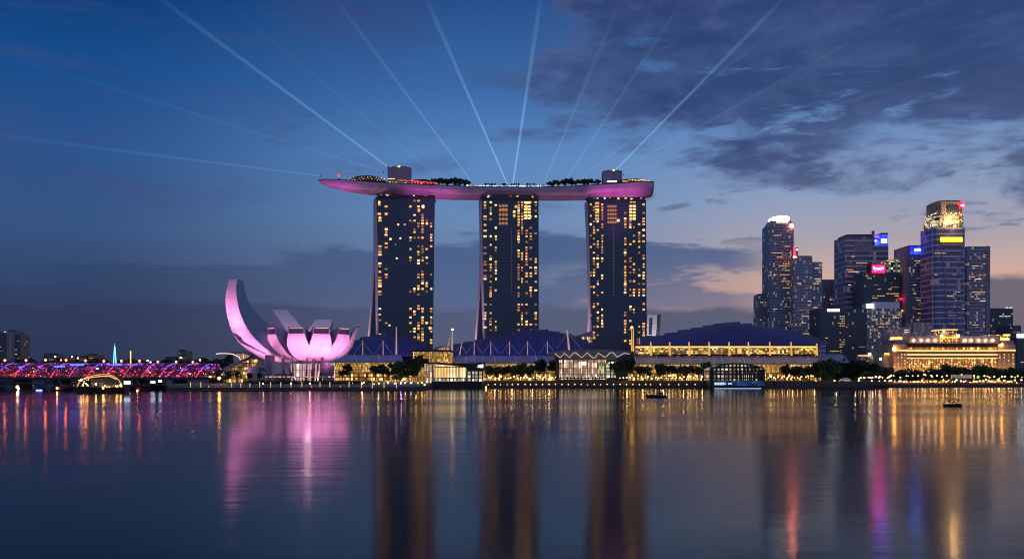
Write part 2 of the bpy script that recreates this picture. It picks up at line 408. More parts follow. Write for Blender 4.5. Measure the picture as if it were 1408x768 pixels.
# ================================================================== the three hotel towers
def sec(tab, y):
    for (y0, a), (y1, b) in zip(tab[:-1], tab[1:]):
        if y <= y1: return a+(b-a)*(y-y0)/(y1-y0)
    return tab[-1][1]
TD = 909.0
def hotel_tower(label, ltab, rtab, etab, ytop, cols, extra):
    ybot = HY+(CH-1.6)*F/TD
    ys = [ytop, 310, 340, 380, 420, 457, ybot]
    t = thing('hotel_tower', label, 'tower', (PX((ltab[-1][1]+rtab[-1][1])/2, TD), TD, 1.6), 'curved hotel towers under the roof park')
    def slab(D0, D1, l0, l1, r0, r1):
        mb = MB(); n = len(ys); vs = []
        for y in ys:
            z = PZ(y, TD)
            vs += [(PX(l0(y), D0), D0, z), (PX(r0(y), D0), D0, z), (PX(r1(y), D1), D1, z), (PX(l1(y), D1), D1, z)]
        fs = [(0,1,2,3), tuple(4*(n-1)+k for k in (3,2,1,0))]
        for i in range(n-1):
            for k in range(4):
                a, b = 4*i+k, 4*i+(k+1) % 4; fs.append((a, a+4, b+4, b))
        return mb.add(vs, fs)
    L = lambda y: sec(ltab, y); Rr = lambda y: sec(rtab, y); Ev = lambda y: sec(etab, y)
    slab(TD, TD+15, L, lambda y: L(y)-3.1, Rr, lambda y: Rr(y)-3).build('front_slab', 'glass_navy', t)
    slab(TD-.7, TD+15.2, lambda y: L(y)-.25, lambda y: L(y)-3.45, lambda y: L(y)+.35, lambda y: L(y)-2.9).build('end_wall', 'end_cladding', t)
    slab(TD+17, TD+31, lambda y: Ev(y)+2.6, lambda y: Ev(y)+.3, lambda y: L(y)+45, lambda y: L(y)+42).build('rear_slab', 'glass_navy', t)
    slab(TD+16.5, TD+31.3, lambda y: Ev(y)+2.5, lambda y: Ev(y), lambda y: Ev(y)+3.2, lambda y: Ev(y)+.8).build('rear_leg_wall', 'end_cladding', t)
    # neck: the recessed floors that carry the roof park
    x0, x1 = PX(L(ytop)+2.2, TD+1), PX(Rr(ytop)-1.2, TD+1)
    MB().box(x0, x1, TD+1, TD+27, PZ(ytop, TD)+.01, PZ(259, TD)).build('roof_neck', 'glass_dark', t)
    MB().box(PX(L(ytop)-.4, TD), PX(Rr(ytop)+.4, TD), TD-.8, TD-.1, PZ(ytop+1.2, TD), PZ(ytop-.6, TD)).build('parapet', 'concrete_dark', t)
    cand = []
    for (a, b, pr) in cols:
        y = ytop+5.0; run = 0
        while y < 474:
            dead = 407 < y < 417
            p_ = pr*1.12 if run <= 0 else min(.9, pr*1.35)
            if not dead and random.random() < p_:
                run = 1
                m = random.choices(['win_warm','win_bright','win_dim','win_orange','win_pale'], [46, 16, 40, 4, 2])[0]
                h = random.choice([2.3, 2.7, 3.0])
                cand.append(((a+b)/2+random.uniform(-.2, .2), y, (b-a)*random.choice([.6, .75, .82]), h*.93, m))
            else: run -= 1
            y += 3.9
    cand += extra
    big = sorted(cand, key=lambda c: -c[2]*c[3]*(2 if c[4] in ('win_bright','win_warm') else 1))
    for (x, y, w, h, m) in big[:92]:
        s = TD/F; win(t, PX(x, TD), TD-.1, PZ(y, TD), w*s, h*s, m)
    rest = MB(); ml = ['win_warm','win_bright','win_dim','win_orange','win_pale']
    for (x, y, w, h, m) in big[92:]:
        s = TD/F; X, Z = PX(x, TD), PZ(y, TD); rest.box(X-w*s/2, X+w*s/2, TD-.35, TD+.15, Z-h*s/2, Z+h*s/2, ml.index(m))
    if rest.v: tag(rest.build('lit_room_windows', ml, t), kind='stuff')
    # lamps of the bar floor under the roof park
    for k in range(9):
        x = L(ytop)+6+random.random()*(Rr(ytop)-L(ytop)-12)
        win(t, PX(x, TD), TD+.8, PZ(ytop-2.4-random.random()*2.2, TD), random.uniform(.7, 2.2), random.uniform(.6, 1.1), random.choice(['win_bright','win_pale','win_warm','neon_cyan','win_dim']), name='bar_light')
    return t
def blk(x0, x1, y0, y1, nx, ny, m):       # a block of lit rooms
    w = (x1-x0)/nx; h = (y1-y0)/ny
    return [(x0+w*(i+.5), y0+h*(j+.5), w*.8, h*.6, m) for i in range(nx) for j in range(ny)]
ex1 = [(521.5,274+4,3,3,'win_bright'),(521.5,281,3,3,'win_warm'),(521.5,294,4.5,3,'win_warm'),(531,294,4,3,'win_warm'),(547.6,308.6,2.3,2.3,'win_bright'),(556.5,308.6,2.2,2.2,'win_warm'),
       (531,340,4,2.8,'win_orange'),(550.5,327.5,2.2,2.6,'win_pale'),(537,328.6,3,2.6,'win_bright'),(545.6,355,2.6,2.2,'win_pale'),(544,336,1.6,1.6,'win_dim'),(535.6,447,2.3,2.4,'win_pale'),
       (596-4.5,451,3.6,3.4,'win_bright'),(582,284,3,4.5,'win_bright'),(576,289,3.4,4,'win_warm')]
hotel_tower('leftmost dark glass hotel tower, beside the pink flower-shaped museum', [(271,517),(340,519),(478,520.2),(540,520.6)], [(271,598),(478,595.2),(540,594.6)],
            [(271,513.2),(340,513.4),(380,511.4),(420,508.8),(457,506),(540,500)], 271,
            [(519.6,525.2,.34),(528.6,533.4,.22),(562.4,566.4,.24),(568,571.8,.30),(573.2,577.6,.42),(579,583,.40),(585,588.6,.26),(590.8,595,.34)], ex1)
ex2 = blk(719.5,730.5,276,281,1,1,'win_bright')+blk(720,730,282,302,2,5,'win_bright')+blk(685.5,698.5,280,310,3,5,'win_dim')+blk(687,698,286,289,3,1,'win_orange')+[(707,291,3.2,3.4,'win_bright'),(707,296.5,3.4,3.4,'win_warm'),(709.5,284,3.4,3.4,'win_warm')]
ex2 += [(703.2, 313+2.6*i, .55, .7, 'win_dim') for i in range(36)]
hotel_tower('middle dark glass hotel tower with a dim dotted line down its face', [(273,661.6),(340,663.2),(457,667),(540,669)], [(273,740.6),(540,741)],
            [(273,658.6),(340,659.4),(380,658.2),(420,656),(457,653.4),(540,647)], 273,
            [(664.2,669.6,.36),(672.6,676.6,.34),(680,683.4,.40),(711.2,715,.50),(716.2,719.4,.26),(722,726,.42),(727.6,732,.34),(734.4,738.8,.38)], ex2)
ex3 = blk(865.5,874.5,275,279.5,2,1,'win_warm')+blk(865,874.5,281,303,2,5,'win_bright')+blk(818,824,277,303,2,6,'win_warm')+blk(827,829.6,279,303,1,6,'win_orange')+blk(835,848,281,308,4,5,'win_dim')+[(850,303,3.6,3.4,'win_bright')]
ex3 += [(843.8, 314+2.7*i, .6, .8, 'win_dim') for i in range(36)]
hotel_tower('rightmost dark glass hotel tower, nearest the skyline', [(276,807),(340,810),(400,811.2),(470,813.8),(540,816)], [(276,888.2),(540,889.8)],
            [(276,804),(340,807.2),(400,808.8),(440,808),(470,806.6),(540,803)], 276,
            [(810.4,814.2,.26),(814.8,818.6,.34),(820,823.8,.34),(826.4,829.8,.40),(857.6,861.6,.46),(864.6,868.6,.38),(869.8,873.6,.26),(877,880.6,.30),(883,887,.40)], ex3)

# ================================================================== roof park across the towers
def hullD(x): return 903-18*((x-705)/268)**2
HS = [(437.6,248.2,249.6,2),(439.5,247.4,251.4,6),(444,246.8,254,11),(452,246.8,257.2,17),(470,247.4,262,26),(500,249.4,266,34),(530,251.4,268.2,38),(570,253.4,270.8,38),(620,255.6,273,38),(680,257,273.4,38),
      (740,257.2,274,38),(790,256,274,38),(840,253,273,38),(872,250.4,272.2,38),(890,249.6,271,37),(897,249.8,270.2,35),(899.6,250.4,269,31)]
pk = thing('roof_park', 'long purple lit boat-shaped roof park lying across the three towers', 'roof park', (PX(668,905), 905, PZ(275,905)))
hull = MB(); NS = 13; rows = []
deckz = {}
for (x, t, b, w) in HS:
    D0 = hullD(x); zt = PZ(t, D0); zb = PZ(b, D0+w*.42); X = PX(x, D0); r = []
    for k in range(NS):
        th = math.pi*k/(NS-1); yy = D0+w*.5*(1-math.cos(th)); zz = zt-(zt-zb)*max(0, math.sin(th))**.72
        r.append((X*(1+.0*(yy-D0)), yy, zz))
    rows.append(r); deckz[x] = zt
vs = [p for r in rows for p in r]; fs = []
for i in range(len(rows)-1):
    for k in range(NS-1): fs.append((i*NS+k, i*NS+k+1, (i+1)*NS+k+1, (i+1)*NS+k))
fs.append(tuple(range(NS))[::-1]); fs.append(tuple((len(rows)-1)*NS+k for k in range(NS)))
hull.add(vs, fs).build('hull', 'hull_panel', pk, smooth=False)
dk = MB(); vs = []
for r in rows:
    vs += [(r[0][0], r[0][1]-.25, r[0][2]-.15), (r[-1][0], r[-1][1]+.25, r[-1][2]-.15), (r[-1][0], r[-1][1]+.25, r[-1][2]+.55), (r[0][0], r[0][1]-.25, r[0][2]+.55)]
fs = [(0,3,2,1), tuple(4*(len(rows)-1)+k for k in range(4))]
for i in range(len(rows)-1):
    for k in range(4):
        a, b = 4*i+k, 4*i+(k+1) % 4; fs.append((a, b, b+4, a+4))
dk.add(vs, fs).build('deck', 'steel_dark', pk)
def dz_at(x):
    for a, b in zip(HS[:-1], HS[1:]):
        if x <= b[0]:
            f = (x-a[0])/(b[0]-a[0]); return PZ(a[1]+(b[1]-a[1])*f, hullD(x))+.55
    return PZ(251, hullD(x))+.55
for (x0, x1, yt) in ((533, 564, 229.5), (829, 855.5, 234.5)):
    D = hullD((x0+x1)/2)+12
    mb = MB().box(PX(x0,D), PX(x1,D), D, D+13, dz_at((x0+x1)/2)-.2, PZ(yt,D))
    c = mb.build('lift_core', 'stone_mauve', pk)
    MB().box(PX(x0+6,D), PX(x1-5,D), D+2, D+11, PZ(yt,D)+.01, PZ(yt-1.4,D)).build('roof_plant', 'steel_dark', c)
    MB().box(PX(x0+14,D), PX(x0+16.5,D), D+.8, D+1.6, PZ(yt,D)+.02, PZ(yt-1.2,D)).build('beacon', 'bulb_warm', c)
# observation dome on the left, red lit lounge, pool terrace, lit restaurant at the right end
def arch_roof(x0, x1, yt, D, depth, name, m):
    mb = MB(); n = 14; z0 = dz_at((x0+x1)/2)
    lo = []; hi = []
    for i in range(n+1):
        f = i/n; x = x0+(x1-x0)*f; z = z0+(PZ(yt,D)-z0)*(1-abs(2*f-1)**2.6)
        lo.append((PX(x,D), z))
    lo += [(PX(x1,D), z0-.3), (PX(x0,D), z0-.3)]
    return mb.ext(lo, D, D+depth).build(name, m, pk)
D1 = hullD(500)+7
arch_roof(474, 533, 241.2, D1, 18, 'observation_roof', 'steel_dark')
for i in range(26):
    x = 480+i*1.95+random.uniform(-.4,.4); row = i % 2
    win(pk, PX(x,D1), D1-.3, PZ(247.6-row*2.0-random.random()*.8-(1.4 if 8 < i < 20 else 0), D1), .75, .55, random.choice(['win_bright','win_warm','win_bright','win_dim']), name='lounge_light')
win(pk, PX(466,D1), D1, dz_at(466)+1.6, 1.4, 3.2, 'steel_dark', 1.4, name='beacon_post')
MB().ball((PX(466,D1), D1, PZ(241,D1)), 1.3, 8, 6).build('beacon', 'led_red', pk)
D2 = hullD(575)+5
arch_roof(556, 602, 246.2, D2, 10, 'lounge_roof', 'roof_dark')
win(pk, PX(538,D2), D2-.3, PZ(245.8,D2), 7, .6, 'win_bright', name='roof_edge_light')
for i in range(18): win(pk, PX(548+i*3.0,D2), D2-.4, PZ(247.2+i*.27+random.uniform(-.6,.6),D2), random.uniform(1,2.2), random.uniform(.5,1.1), 'neon_red' if i > 3 else 'win_orange', name='red_lounge_light')
for i in range(16): win(pk, PX(528+i*4.3,D2), D2-2.2, PZ(250.6+i*.17,D2), random.uniform(.7,1.8), .5, random.choice(['win_warm','win_bright','win_dim']), name='terrace_light')
D3 = hullD(875)+6
arch_roof(845, 897, 245.6, D3, 16, 'restaurant_roof', 'roof_dark')
for i in range(20): win(pk, PX(856+i*1.95,D3), D3-.3, PZ(249.0-(1.2 if 3 < i < 16 else 0)+random.uniform(-.5,.4),D3), 1.1, random.uniform(.5,1.0), random.choice(['win_bright','win_warm','win_bright']), name='restaurant_light')
for i in range(5): win(pk, PX(836+i*2.6,D3), D3-3, PZ(250.2,D3), 1.5, 1.1, 'neon_white', name='pool_bar_light')
D4 = hullD(690)+2
for i in range(34):
    x = 642+i*3.3+random.uniform(-1,1)
    if x < 762: win(pk, PX(x,D4), D4-.1, dz_at(x)+.5+random.random()*.5, random.uniform(.8,2.0), random.uniform(.35,.9), random.choice(['win_pale','neon_white','win_pale','neon_cyan','win_bright']), name='pool_light')
for i in range(16): win(pk, PX(596+i*3,D4), D4-.1, dz_at(596+i*3)+.5, .9, .5, random.choice(['win_warm','win_dim','win_pale']), name='garden_light')
for i in range(26): win(pk, PX(762+i*3,D4), D4-.1, dz_at(762+i*3)+.5, .8, .5, random.choice(['win_warm','win_dim','win_bright']), name='garden_light')
# floodlights on the podium roof that wash the hull in magenta
for (x, e, xt) in ((450,260,452),(486,360,490),(556,420,552),(592,300,592),(636,380,634),(672,330,670),(704,330,704),(740,330,740),(776,400,776),(846,520,850),(890,300,890)):
    spot('hull_floodlight', (PX(x,842), 842, 34), (PX(xt,hullD(xt)), hullD(xt)+5, PZ(262,905)), e*1000*1.9, (.85,.13,.66), 24, .9)

# ================================================================== searchlights with their beams
BEAMS = [  # foot x,y ; far x,y ; strength ; label
 (533,229,222,0,1.0,'bright searchlight on the left roof core, beam leaning far up to the left'),
 (527,236,0,74,.26,'faint searchlight left of the left roof core, beam low across the upper left sky'),
 (440,242,0,186,.42,'low searchlight at the left tip of the roof park, beam almost flat to the left'),
 (607,247,330,20,.20,'faint searchlight by the roof trees, beam up to the left'),
 (651,253,462,0,.62,'searchlight right of the left roof trees, beam up to the left'),
 (698,254,587,0,1.15,'bright searchlight at mid roof, beam steep up to the left'),
 (705,254,743,0,1.25,'brightest steep searchlight at mid roof, beam nearly upright'),
 (747,254,851,6,.50,'searchlight left of the right roof trees, beam steep up to the right'),
 (775,252,940,0,.45,'searchlight among the right roof trees, beam up to the right'),
 (792,250,1104,14,.30,'faint searchlight right of the right roof trees, beam at a slant to the right'),
 (846,234,1076,0,.95,'bright searchlight on the right roof core, beam leaning up to the right'),
 (852,235,1260,8,.30,'soft searchlight on the right roof core, beam under the brightest right one'),
 (858,240,1408,62,.22,'faint searchlight beside the right roof core, beam low to the right'),
 (886,247,1290,158,.26,'low searchlight above the right end of the roof park, beam almost flat')]
def beam_mat(k, Lm, I0):
    m = bpy.data.materials.new('light beam in air'); m.use_nodes = True; t = m.node_tree; t.nodes.clear(); E.nt = t
    o = t.nodes.new('ShaderNodeOutputMaterial'); em = t.nodes.new('ShaderNodeEmission'); t.links.new(em.outputs[0], o.inputs['Volume'])
    g = t.nodes.new('ShaderNodeTexCoord'); x, y, z = sep(g.outputs['Object'])
    u = (z/Lm).max(0).min(1)
    r = u*BR1+BR0
    fall = (1-u*.80)*(1-u.step(.82, 1.0)*.6)/(1+u*1.3)
    s = fall/r*I0
    em.inputs[0].default_value = (.38,.70,1,1); t.links.new(s.v, em.inputs[1])
    return m
BR0, BR1 = .7, 2.3
for i, (fx, fy, tx, ty, k, lab) in enumerate(BEAMS):
    D = hullD(fx)+9; a = P(fx, fy, D); a.z = max(a.z, dz_at(fx)+1.0)
    e = P(tx, ty, D+random.uniform(-60, 60)); d = (e-a); d = d*1.06; Lm = d.length
    t = thing('searchlight', lab, 'searchlight', a-Vector((0,0,1.0)), 'searchlights fanning up from the roof park')
    MB().box(a.x-.5,a.x+.5,a.y-.5,a.y+.5,a.z-1.0,a.z-.5).build('base', 'steel_dark', t)
    MB().tube([a-d.normalized()*.8, a], [.45,.6], 8).build('housing', 'steel_dark', t)
    mb = MB().tube([(0,0,.3),(0,0,Lm*.5),(0,0,Lm)], [BR0, BR0+BR1*.5, BR0+BR1], 10)
    o = mb.build('light_beam', beam_mat(k, Lm, (.095+.06*max(0,k-.4))*k), t)
    o.location = a-t.location; o.data.transform(Matrix.Translation(t.location))
    o.rotation_mode = 'QUATERNION'; o.rotation_quaternion = d.to_track_quat('Z', 'Y')

# ================================================================== the flower-shaped museum
MC = Vector((PX(428,692), 692, 0))
mu = thing('lotus_museum', 'pink lit flower-shaped museum with one tall petal on the left', 'museum', (MC.x, MC.y, 3.0))
def petal(phi, outer, roof, mats=('panel_white','panel_shade','panel_inner'), window=True, name='petal'):
    c, s = math.cos(R(phi)), math.sin(R(phi))
    dr = Vector((s, -c, 0)); dw = Vector((c, s, 0))
    def pt(r, z, w, side): return MC+dr*r+dw*(side*w/2)+Vector((0,0,z))
    n = len(outer); vs = []
    for (o_, r_) in zip(outer, roof):
        vs += [pt(*o_, -1), pt(*o_, 1), pt(*r_, 1), pt(*r_, -1)]
    mb = MB(); mb.add(vs, [])
    def q(f, mi): mb.f.append(f); mb.mi.append(mi)
    for i in range(n-1):
        a = 4*i
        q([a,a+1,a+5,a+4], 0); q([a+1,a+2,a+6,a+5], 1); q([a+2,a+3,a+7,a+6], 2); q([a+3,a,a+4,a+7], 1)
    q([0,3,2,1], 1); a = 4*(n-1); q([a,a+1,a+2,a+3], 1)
    pe = mb.build(name, mats, mu)
    if window:
        A, B, C_, Dd = [vs[a+k]+dr*.18 for k in range(4)]
        def lerp(u, v): return (A*(1-u)+B*u)*(1-v)+(Dd*(1-u)+C_*u)*v
        g = MB(); lo = [lerp(.06,.06), lerp(.94,.06), lerp(.94,.9), lerp(.06,.9)]
        g.prism(lo, [p-dr*.15 for p in lo]); g.build('skylight_window', 'glass_dark', pe)
        fr = MB()
        for u0, u1, v0, v1 in ((.0,1,.9,1.02),(.0,1,-.02,.06),(0,.06,.06,.9),(.94,1,.06,.9)):
            lo = [lerp(u0,v0)+dr*.12, lerp(u1,v0)+dr*.12, lerp(u1,v1)+dr*.12, lerp(u0,v1)+dr*.12]
            fr.prism(lo, [p-dr*.4 for p in lo])
        fr.build('window_frame', 'stone_mauve', pe)
        st = MB(); lo = [lerp(.1,.80)+dr*.06, lerp(.9,.80)+dr*.06, lerp(.9,.86)+dr*.06, lerp(.1,.86)+dr*.06]
        st.prism(lo, [p-dr*.1 for p in lo]); st.build('lit_window_edge', 'win_pale', pe)
    return pe
def dens(tab, k=4):
    """smooth a short profile with Catmull-Rom"""
    outp = []
    for i in range(len(tab)-1):
        p0, p1, p2, p3 = tab[max(i-1,0)], tab[i], tab[i+1], tab[min(i+2, len(tab)-1)]
        for j in range(k):
            u = j/k
            outp.append(tuple(.5*((2*b)+(-a+c)*u+(2*a-5*b+4*c-d)*u*u+(-a+3*b-3*c+d)*u**3) for a, b, c, d in zip(p0, p1, p2, p3)))
    return outp+[tab[-1]]
po = dens([(3,20.2,2.0),(14,21.4,9.6),(23,25,13.6),(29.3,31,16.4),(32.4,36,14.6),(33.4,40.2,12.4)])
pr = dens([(3,38,2.0),(12,39.2,8),(20,41,12.4),(26,43,12.6),(30,44.4,12.6),(33.9,45.4,12.6)])
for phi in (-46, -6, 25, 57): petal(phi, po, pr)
petal(86, dens([(3,20.2,2),(16,21.8,9.6),(25,26,14),(30,32.6,15),(33,39.6,12),(36,46.2,9)]), dens([(3,36,2),(12,37,8),(20,39,10),(26,41,11),(31,44,10),(36.4,47,9)]), mats=('panel_white','panel_shade','panel_shade'), window=False)
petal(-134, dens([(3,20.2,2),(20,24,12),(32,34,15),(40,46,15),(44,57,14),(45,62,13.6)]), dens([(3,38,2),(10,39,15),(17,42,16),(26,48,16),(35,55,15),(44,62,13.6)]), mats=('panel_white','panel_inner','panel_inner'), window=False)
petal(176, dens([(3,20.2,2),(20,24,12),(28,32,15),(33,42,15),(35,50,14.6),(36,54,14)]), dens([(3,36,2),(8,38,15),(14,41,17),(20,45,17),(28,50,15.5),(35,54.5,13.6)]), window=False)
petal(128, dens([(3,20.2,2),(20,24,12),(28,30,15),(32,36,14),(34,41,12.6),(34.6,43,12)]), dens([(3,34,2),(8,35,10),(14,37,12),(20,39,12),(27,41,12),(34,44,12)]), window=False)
# the tall petal, leaning out to the left
def cu(u, v): return (290+u/4.267, 370+v/4.267)
tb = dens([(155,57),(149,120),(158,205),(184,288),(228,368),(292,440),(362,490),(432,521),(505,541)], 3)
ta = dens([(106,62),(90,130),(86,200),(97,280),(122,358),(168,432),(232,482),(312,527),(402,545)], 3)
tcv = dens([(191,70),(206,150),(240,222),(285,277),(338,318),(392,345),(440,366),(490,385),(540,402)], 3)
def depth_for(px):           # the petal stands in a slanting vertical plane through the centre
    k = .62; a = (px-CX)/F   # D = 692 - k*(Xc - a*D)
    return (692-k*MC.x)/(1-k*a)
Bp, Cp, Ap = [], [], []
for (ua, va), (ub, vb), (uc, vc) in zip(ta, tb, tcv):
    x, y = cu(ub, vb); D = depth_for(x); b = P(x, y, D)
    x, y = cu(uc, vc); c = P(x, y, depth_for(x))
    x, y = cu(ua, va); xb = cu(ub, vb)[0]; a = P(x, y, D+(xb-x)*.544*1.15)
    Bp.append(b); Cp.append(c); Ap.append(a)
vs = []
for a, b, c in zip(Ap, Bp, Cp): vs += [a, b, c, a+(c-b)]
mb = MB(); mb.add(vs, [])
for i in range(len(Bp)-1):
    k = 4*i
    for f, mi in (([k,k+1,k+5,k+4],0),([k+1,k+2,k+6,k+5],1),([k+2,k+3,k+7,k+6],2),([k+3,k,k+4,k+7],1)): mb.f.append(f); mb.mi.append(mi)
mb.f.append([0,3,2,1]); mb.mi.append(1); k = 4*(len(Bp)-1); mb.f.append([k,k+1,k+2,k+3]); mb.mi.append(1)
tall = mb.build('tall_petal', ('panel_white','panel_shade','panel_inner'), mu); tall['label'] = 'tall curved petal rising on the left'
# long window low on the tall petal
i0 = 13
def onface(f, i):
    i = max(0, min(len(Ap)-1.001, i)); j = int(i); w = i-j
    a = Ap[j]*(1-w)+Ap[j+1]*w; b = Bp[j]*(1-w)+Bp[j+1]*w
    nrm = (b-a).cross(Ap[j+1]-Ap[j]).normalized(); nrm = -nrm if nrm.y > 0 else nrm
    return a*(1-f)+b*f+nrm*.35, nrm
q = [onface(.03,12.6), onface(.22,12.8), onface(.52,16.2), onface(.06,14.6)]
MB().prism([p for p, n in q], [p-n*.8 for p, n in q]).build('skylight_window', 'glass_dark', tall)
q = [onface(.06,14.7), onface(.52,16.3), onface(.60,18.4), onface(.58,18.6), onface(.30,16.2)]
MB().prism([p+n*.02 for p, n in q], [p-n*.8 for p, n in q]).build('panel_seam', 'panel_shade', tall)
MB().tube([MC+Vector((0,0,20.5)), MC+Vector((0,0,41))], [6,17], 20).build('bowl_core', 'panel_shade', mu)
MB().tube([MC+Vector((0,0,18.6)), MC+Vector((0,0,20.6))], [13,11], 24).build('bowl_ring', 'panel_shade', mu)
# glazed lobby, leaning columns and stair towers below the bowl
MB().tube([MC+Vector((0,6,4.0)), MC+Vector((0,6,19))], [16.5,16.5], 28).build('lobby', 'lit_lobby', mu)
for (u0, v0, u1, v1, w) in ((423,522,432,632,2.0),(440,545,497,625,1.3),(478,520,484,625,1.2),(566,520,556,625,1.2),(604,528,596,625,2.2),(655,520,640,625,2.3),(630,532,618,625,1.0)):
    a = P(*cu(u0, v0), 672); b = P(*cu(u1, v1), 668); b.z = 4.0
    MB().tube([b, a], w*.55, 6).build('column', 'concrete_dark', mu)
for (u0, u1, v0, Dd) in ((318,357,502,664),(655,690,545,676),(690,712,560,682)):
    MB().box(PX(290+u0/4.267,Dd), PX(290+u1/4.267,Dd), Dd, Dd+8, 4.0, PZ(370+v0/4.267,Dd)).build('stair_tower', 'stone_mauve', mu)
MB().box(PX(341,655), PX(354,655), 655, 668, 4.0, PZ(503.5,655)).build('entrance_block', 'awning', mu)
MB().box(PX(355,660), PX(366,660), 660, 672, 4.0, PZ(503,660)).build('entrance_wall', 'glass_slate', mu)
for i in range(16):
    x = 366+i*6.2
    win(mu, PX(x,652), 652, PZ(517.6,652), random.uniform(1.2,2.8), .5, random.choice(['win_warm','win_pale','win_dim']), name='plinth_light')
MB().box(PX(344,655), PX(466,655), 652.5, 676, 3.9, 5.2).build('plinth', 'concrete_dark', mu)
# pink floodlights on the terrace round the museum
for (phi, r, zt, rt, e) in ((-50,62,31,27,62),(-15,58,31,24,62),(10,58,31,24,62),(35,56,31,25,60),(60,54,32,26,52)):
    s_, c_ = math.sin(R(phi)), math.cos(R(phi))
    spot('museum_floodlight', (MC.x+s_*r, MC.y-c_*r, 5.2), (MC.x+s_*rt, MC.y-c_*rt, zt), e*1000*1.5, (1,.27,.66), 50 if phi < -30 else 60, .7, 1.2)
for i in (2, 6, 9.5, 12, 14.5, 17, 19.5, 22):
    p, n = onface(.45, i); hn = Vector((n.x, n.y, 0)).normalized(); L_ = p+hn*(24 if i < 11 else 22 if i < 16 else 16); L_.z = 5.2
    spot('tall_petal_floodlight', L_, p, (4.2 if i < 11 else 3.4)*4*math.pi*(p-L_).length**2, (1,.27,.66), 38 if i < 11 else 62, .9, 1.2)
for x in (478,622,768): spot('end_wall_floodlight', (PX(x,937), 937, 12), (PX(x+40,925), 925, 130), 260000, (.9,.5,.72), 70, .9)
point('petal_fill_light', (MC.x-4, MC.y+2, 47), 9000, (1,.55,.72), 3)  # added unseen lamp that lifts the inner face of the back petal

# ================================================================== waterfront shopping halls
def quad_slab(mb, a, b, c, d, th, mi=0):        # a sheet with thickness, corners given in order
    n = (b-a).cross(d-a).normalized(); n = n if n.z > 0 else -n
    lo = [a-n*th, b-n*th, c-n*th, d-n*th]; return mb.prism(lo, [a, b, c, d], mi)
def vault(label, group, sil, yeave, D0, depth, ribs, blue='dome_blue'):
    """stepped vaulted roof: overlapping metal plates, each a bent sheet from the front eave over the ridge and down"""
    xs = [s[0] for s in sil]
    t = thing('stepped_roof', label, 'roof', (PX((xs[0]+xs[-1])/2, D0+depth*.4), D0+depth*.4, 2), group)
    for i in range(len(sil)-1):
        x0, x1, yt = sil[i][0], sil[i+1][0], sil[i][1]; e0 = sil[i][2] if len(sil[i]) > 2 else yeave
        over = .9; Dr = D0+depth*.42
        zr = PZ(yt, Dr); ze = PZ(e0, D0); n = 9; up = []; dn = []
        for k in range(n+1):
            f = k/n
            if f <= .6: g = f/.6; y = D0+depth*.42*g; z = ze+(zr-ze)*math.sin(g*math.pi/2)**.8
            else: g = (f-.6)/.4; y = Dr+depth*.58*g; z = zr+(2-zr)*g**1.7
            up.append((y, z)); dn.append((y+.02, z-1.1))
        a, b = PX(x0, D0)-over*(i > 0), PX(x1, D0)
        ka, kb = PX(x0, Dr)-over*(i > 0), PX(x1, Dr)
        mb = MB(); vs = []
        tilt = .9 if i < len(sil)/2 else -.9
        for (y, z), (y2, z2) in zip(up, dn):
            f = (y-D0)/(Dr-D0); xa = a+(ka-a)*f; xb = b+(kb-b)*f
            vs += [(xa, y, z-tilt*.5), (xb, y, z+tilt*.5), (xb, y2, z2+tilt*.5), (xa, y2, z2-tilt*.5)]
        mb.add(vs, [])
        for k in range(n):
            for j in range(4): mb.f.append([4*k+j, 4*k+(j+1) % 4, 4*k+4+(j+1) % 4, 4*k+4+j]); mb.mi.append(0)
        mb.f += [[3,2,1,0], [4*n+j for j in range(4)]]; mb.mi += [0, 0]
        pl = mb.build('roof_plate', blue, t)
        # pale strip whose colour stands in for light on the step edge
        edge = [Vector(vs[4*k+(0 if tilt > 0 else 1)])+Vector((0,0,.25)) for k in range(3, n-2)]
        MB().tube(edge, .16, 5).build('edge_highlight', 'awning', pl)
        if ribs:
            rb = [(Vector(vs[4*k])*.5+Vector(vs[4*k+1])*.5+Vector((0,-.1,.2))) for k in range(0, n-2)]
            MB().tube(rb, .14, 5).build('seam_rib', 'strip_pole_dim', pl)
    return t
M['strip_pole_dim'] = mat('dull lilac trim', (.16,.14,.26), .5)
RG = 'stepped vaulted roofs behind the waterfront halls'
vault('small indigo stepped roof behind the pink museum', RG, [(478,478),(487,467),(496,462.5),(513,459.5),(530,457.5),(548,460),(560,463),(568,466),(577,469),(586,480)], 488, 815, 55, False)
vault('middle indigo stepped roof between the leftmost and the middle hotel tower bases', RG, [(622,472),(639,469),(654,466),(668,462.5),(688,458.5),(706,455),(722,452.8),(738,452.8),(754,455),(770,458),(786,461.5),(798,466),(808,472),(818,479),(826,484)], 488, 815, 58, True)
vault('largest indigo stepped roof, right of the rightmost hotel tower', RG, [(880,461.5),(897,461),(915,457),(933,453),(951,450),(967,446.8),(983,444),(1000,442.6),(1018,444.6),(1034,447),(1050,449),(1064,450.8),(1078,453),(1092,456),(1104,459.4),(1116,463.5),(1126,468),(1137,471)], 473.5, 815, 64, False)

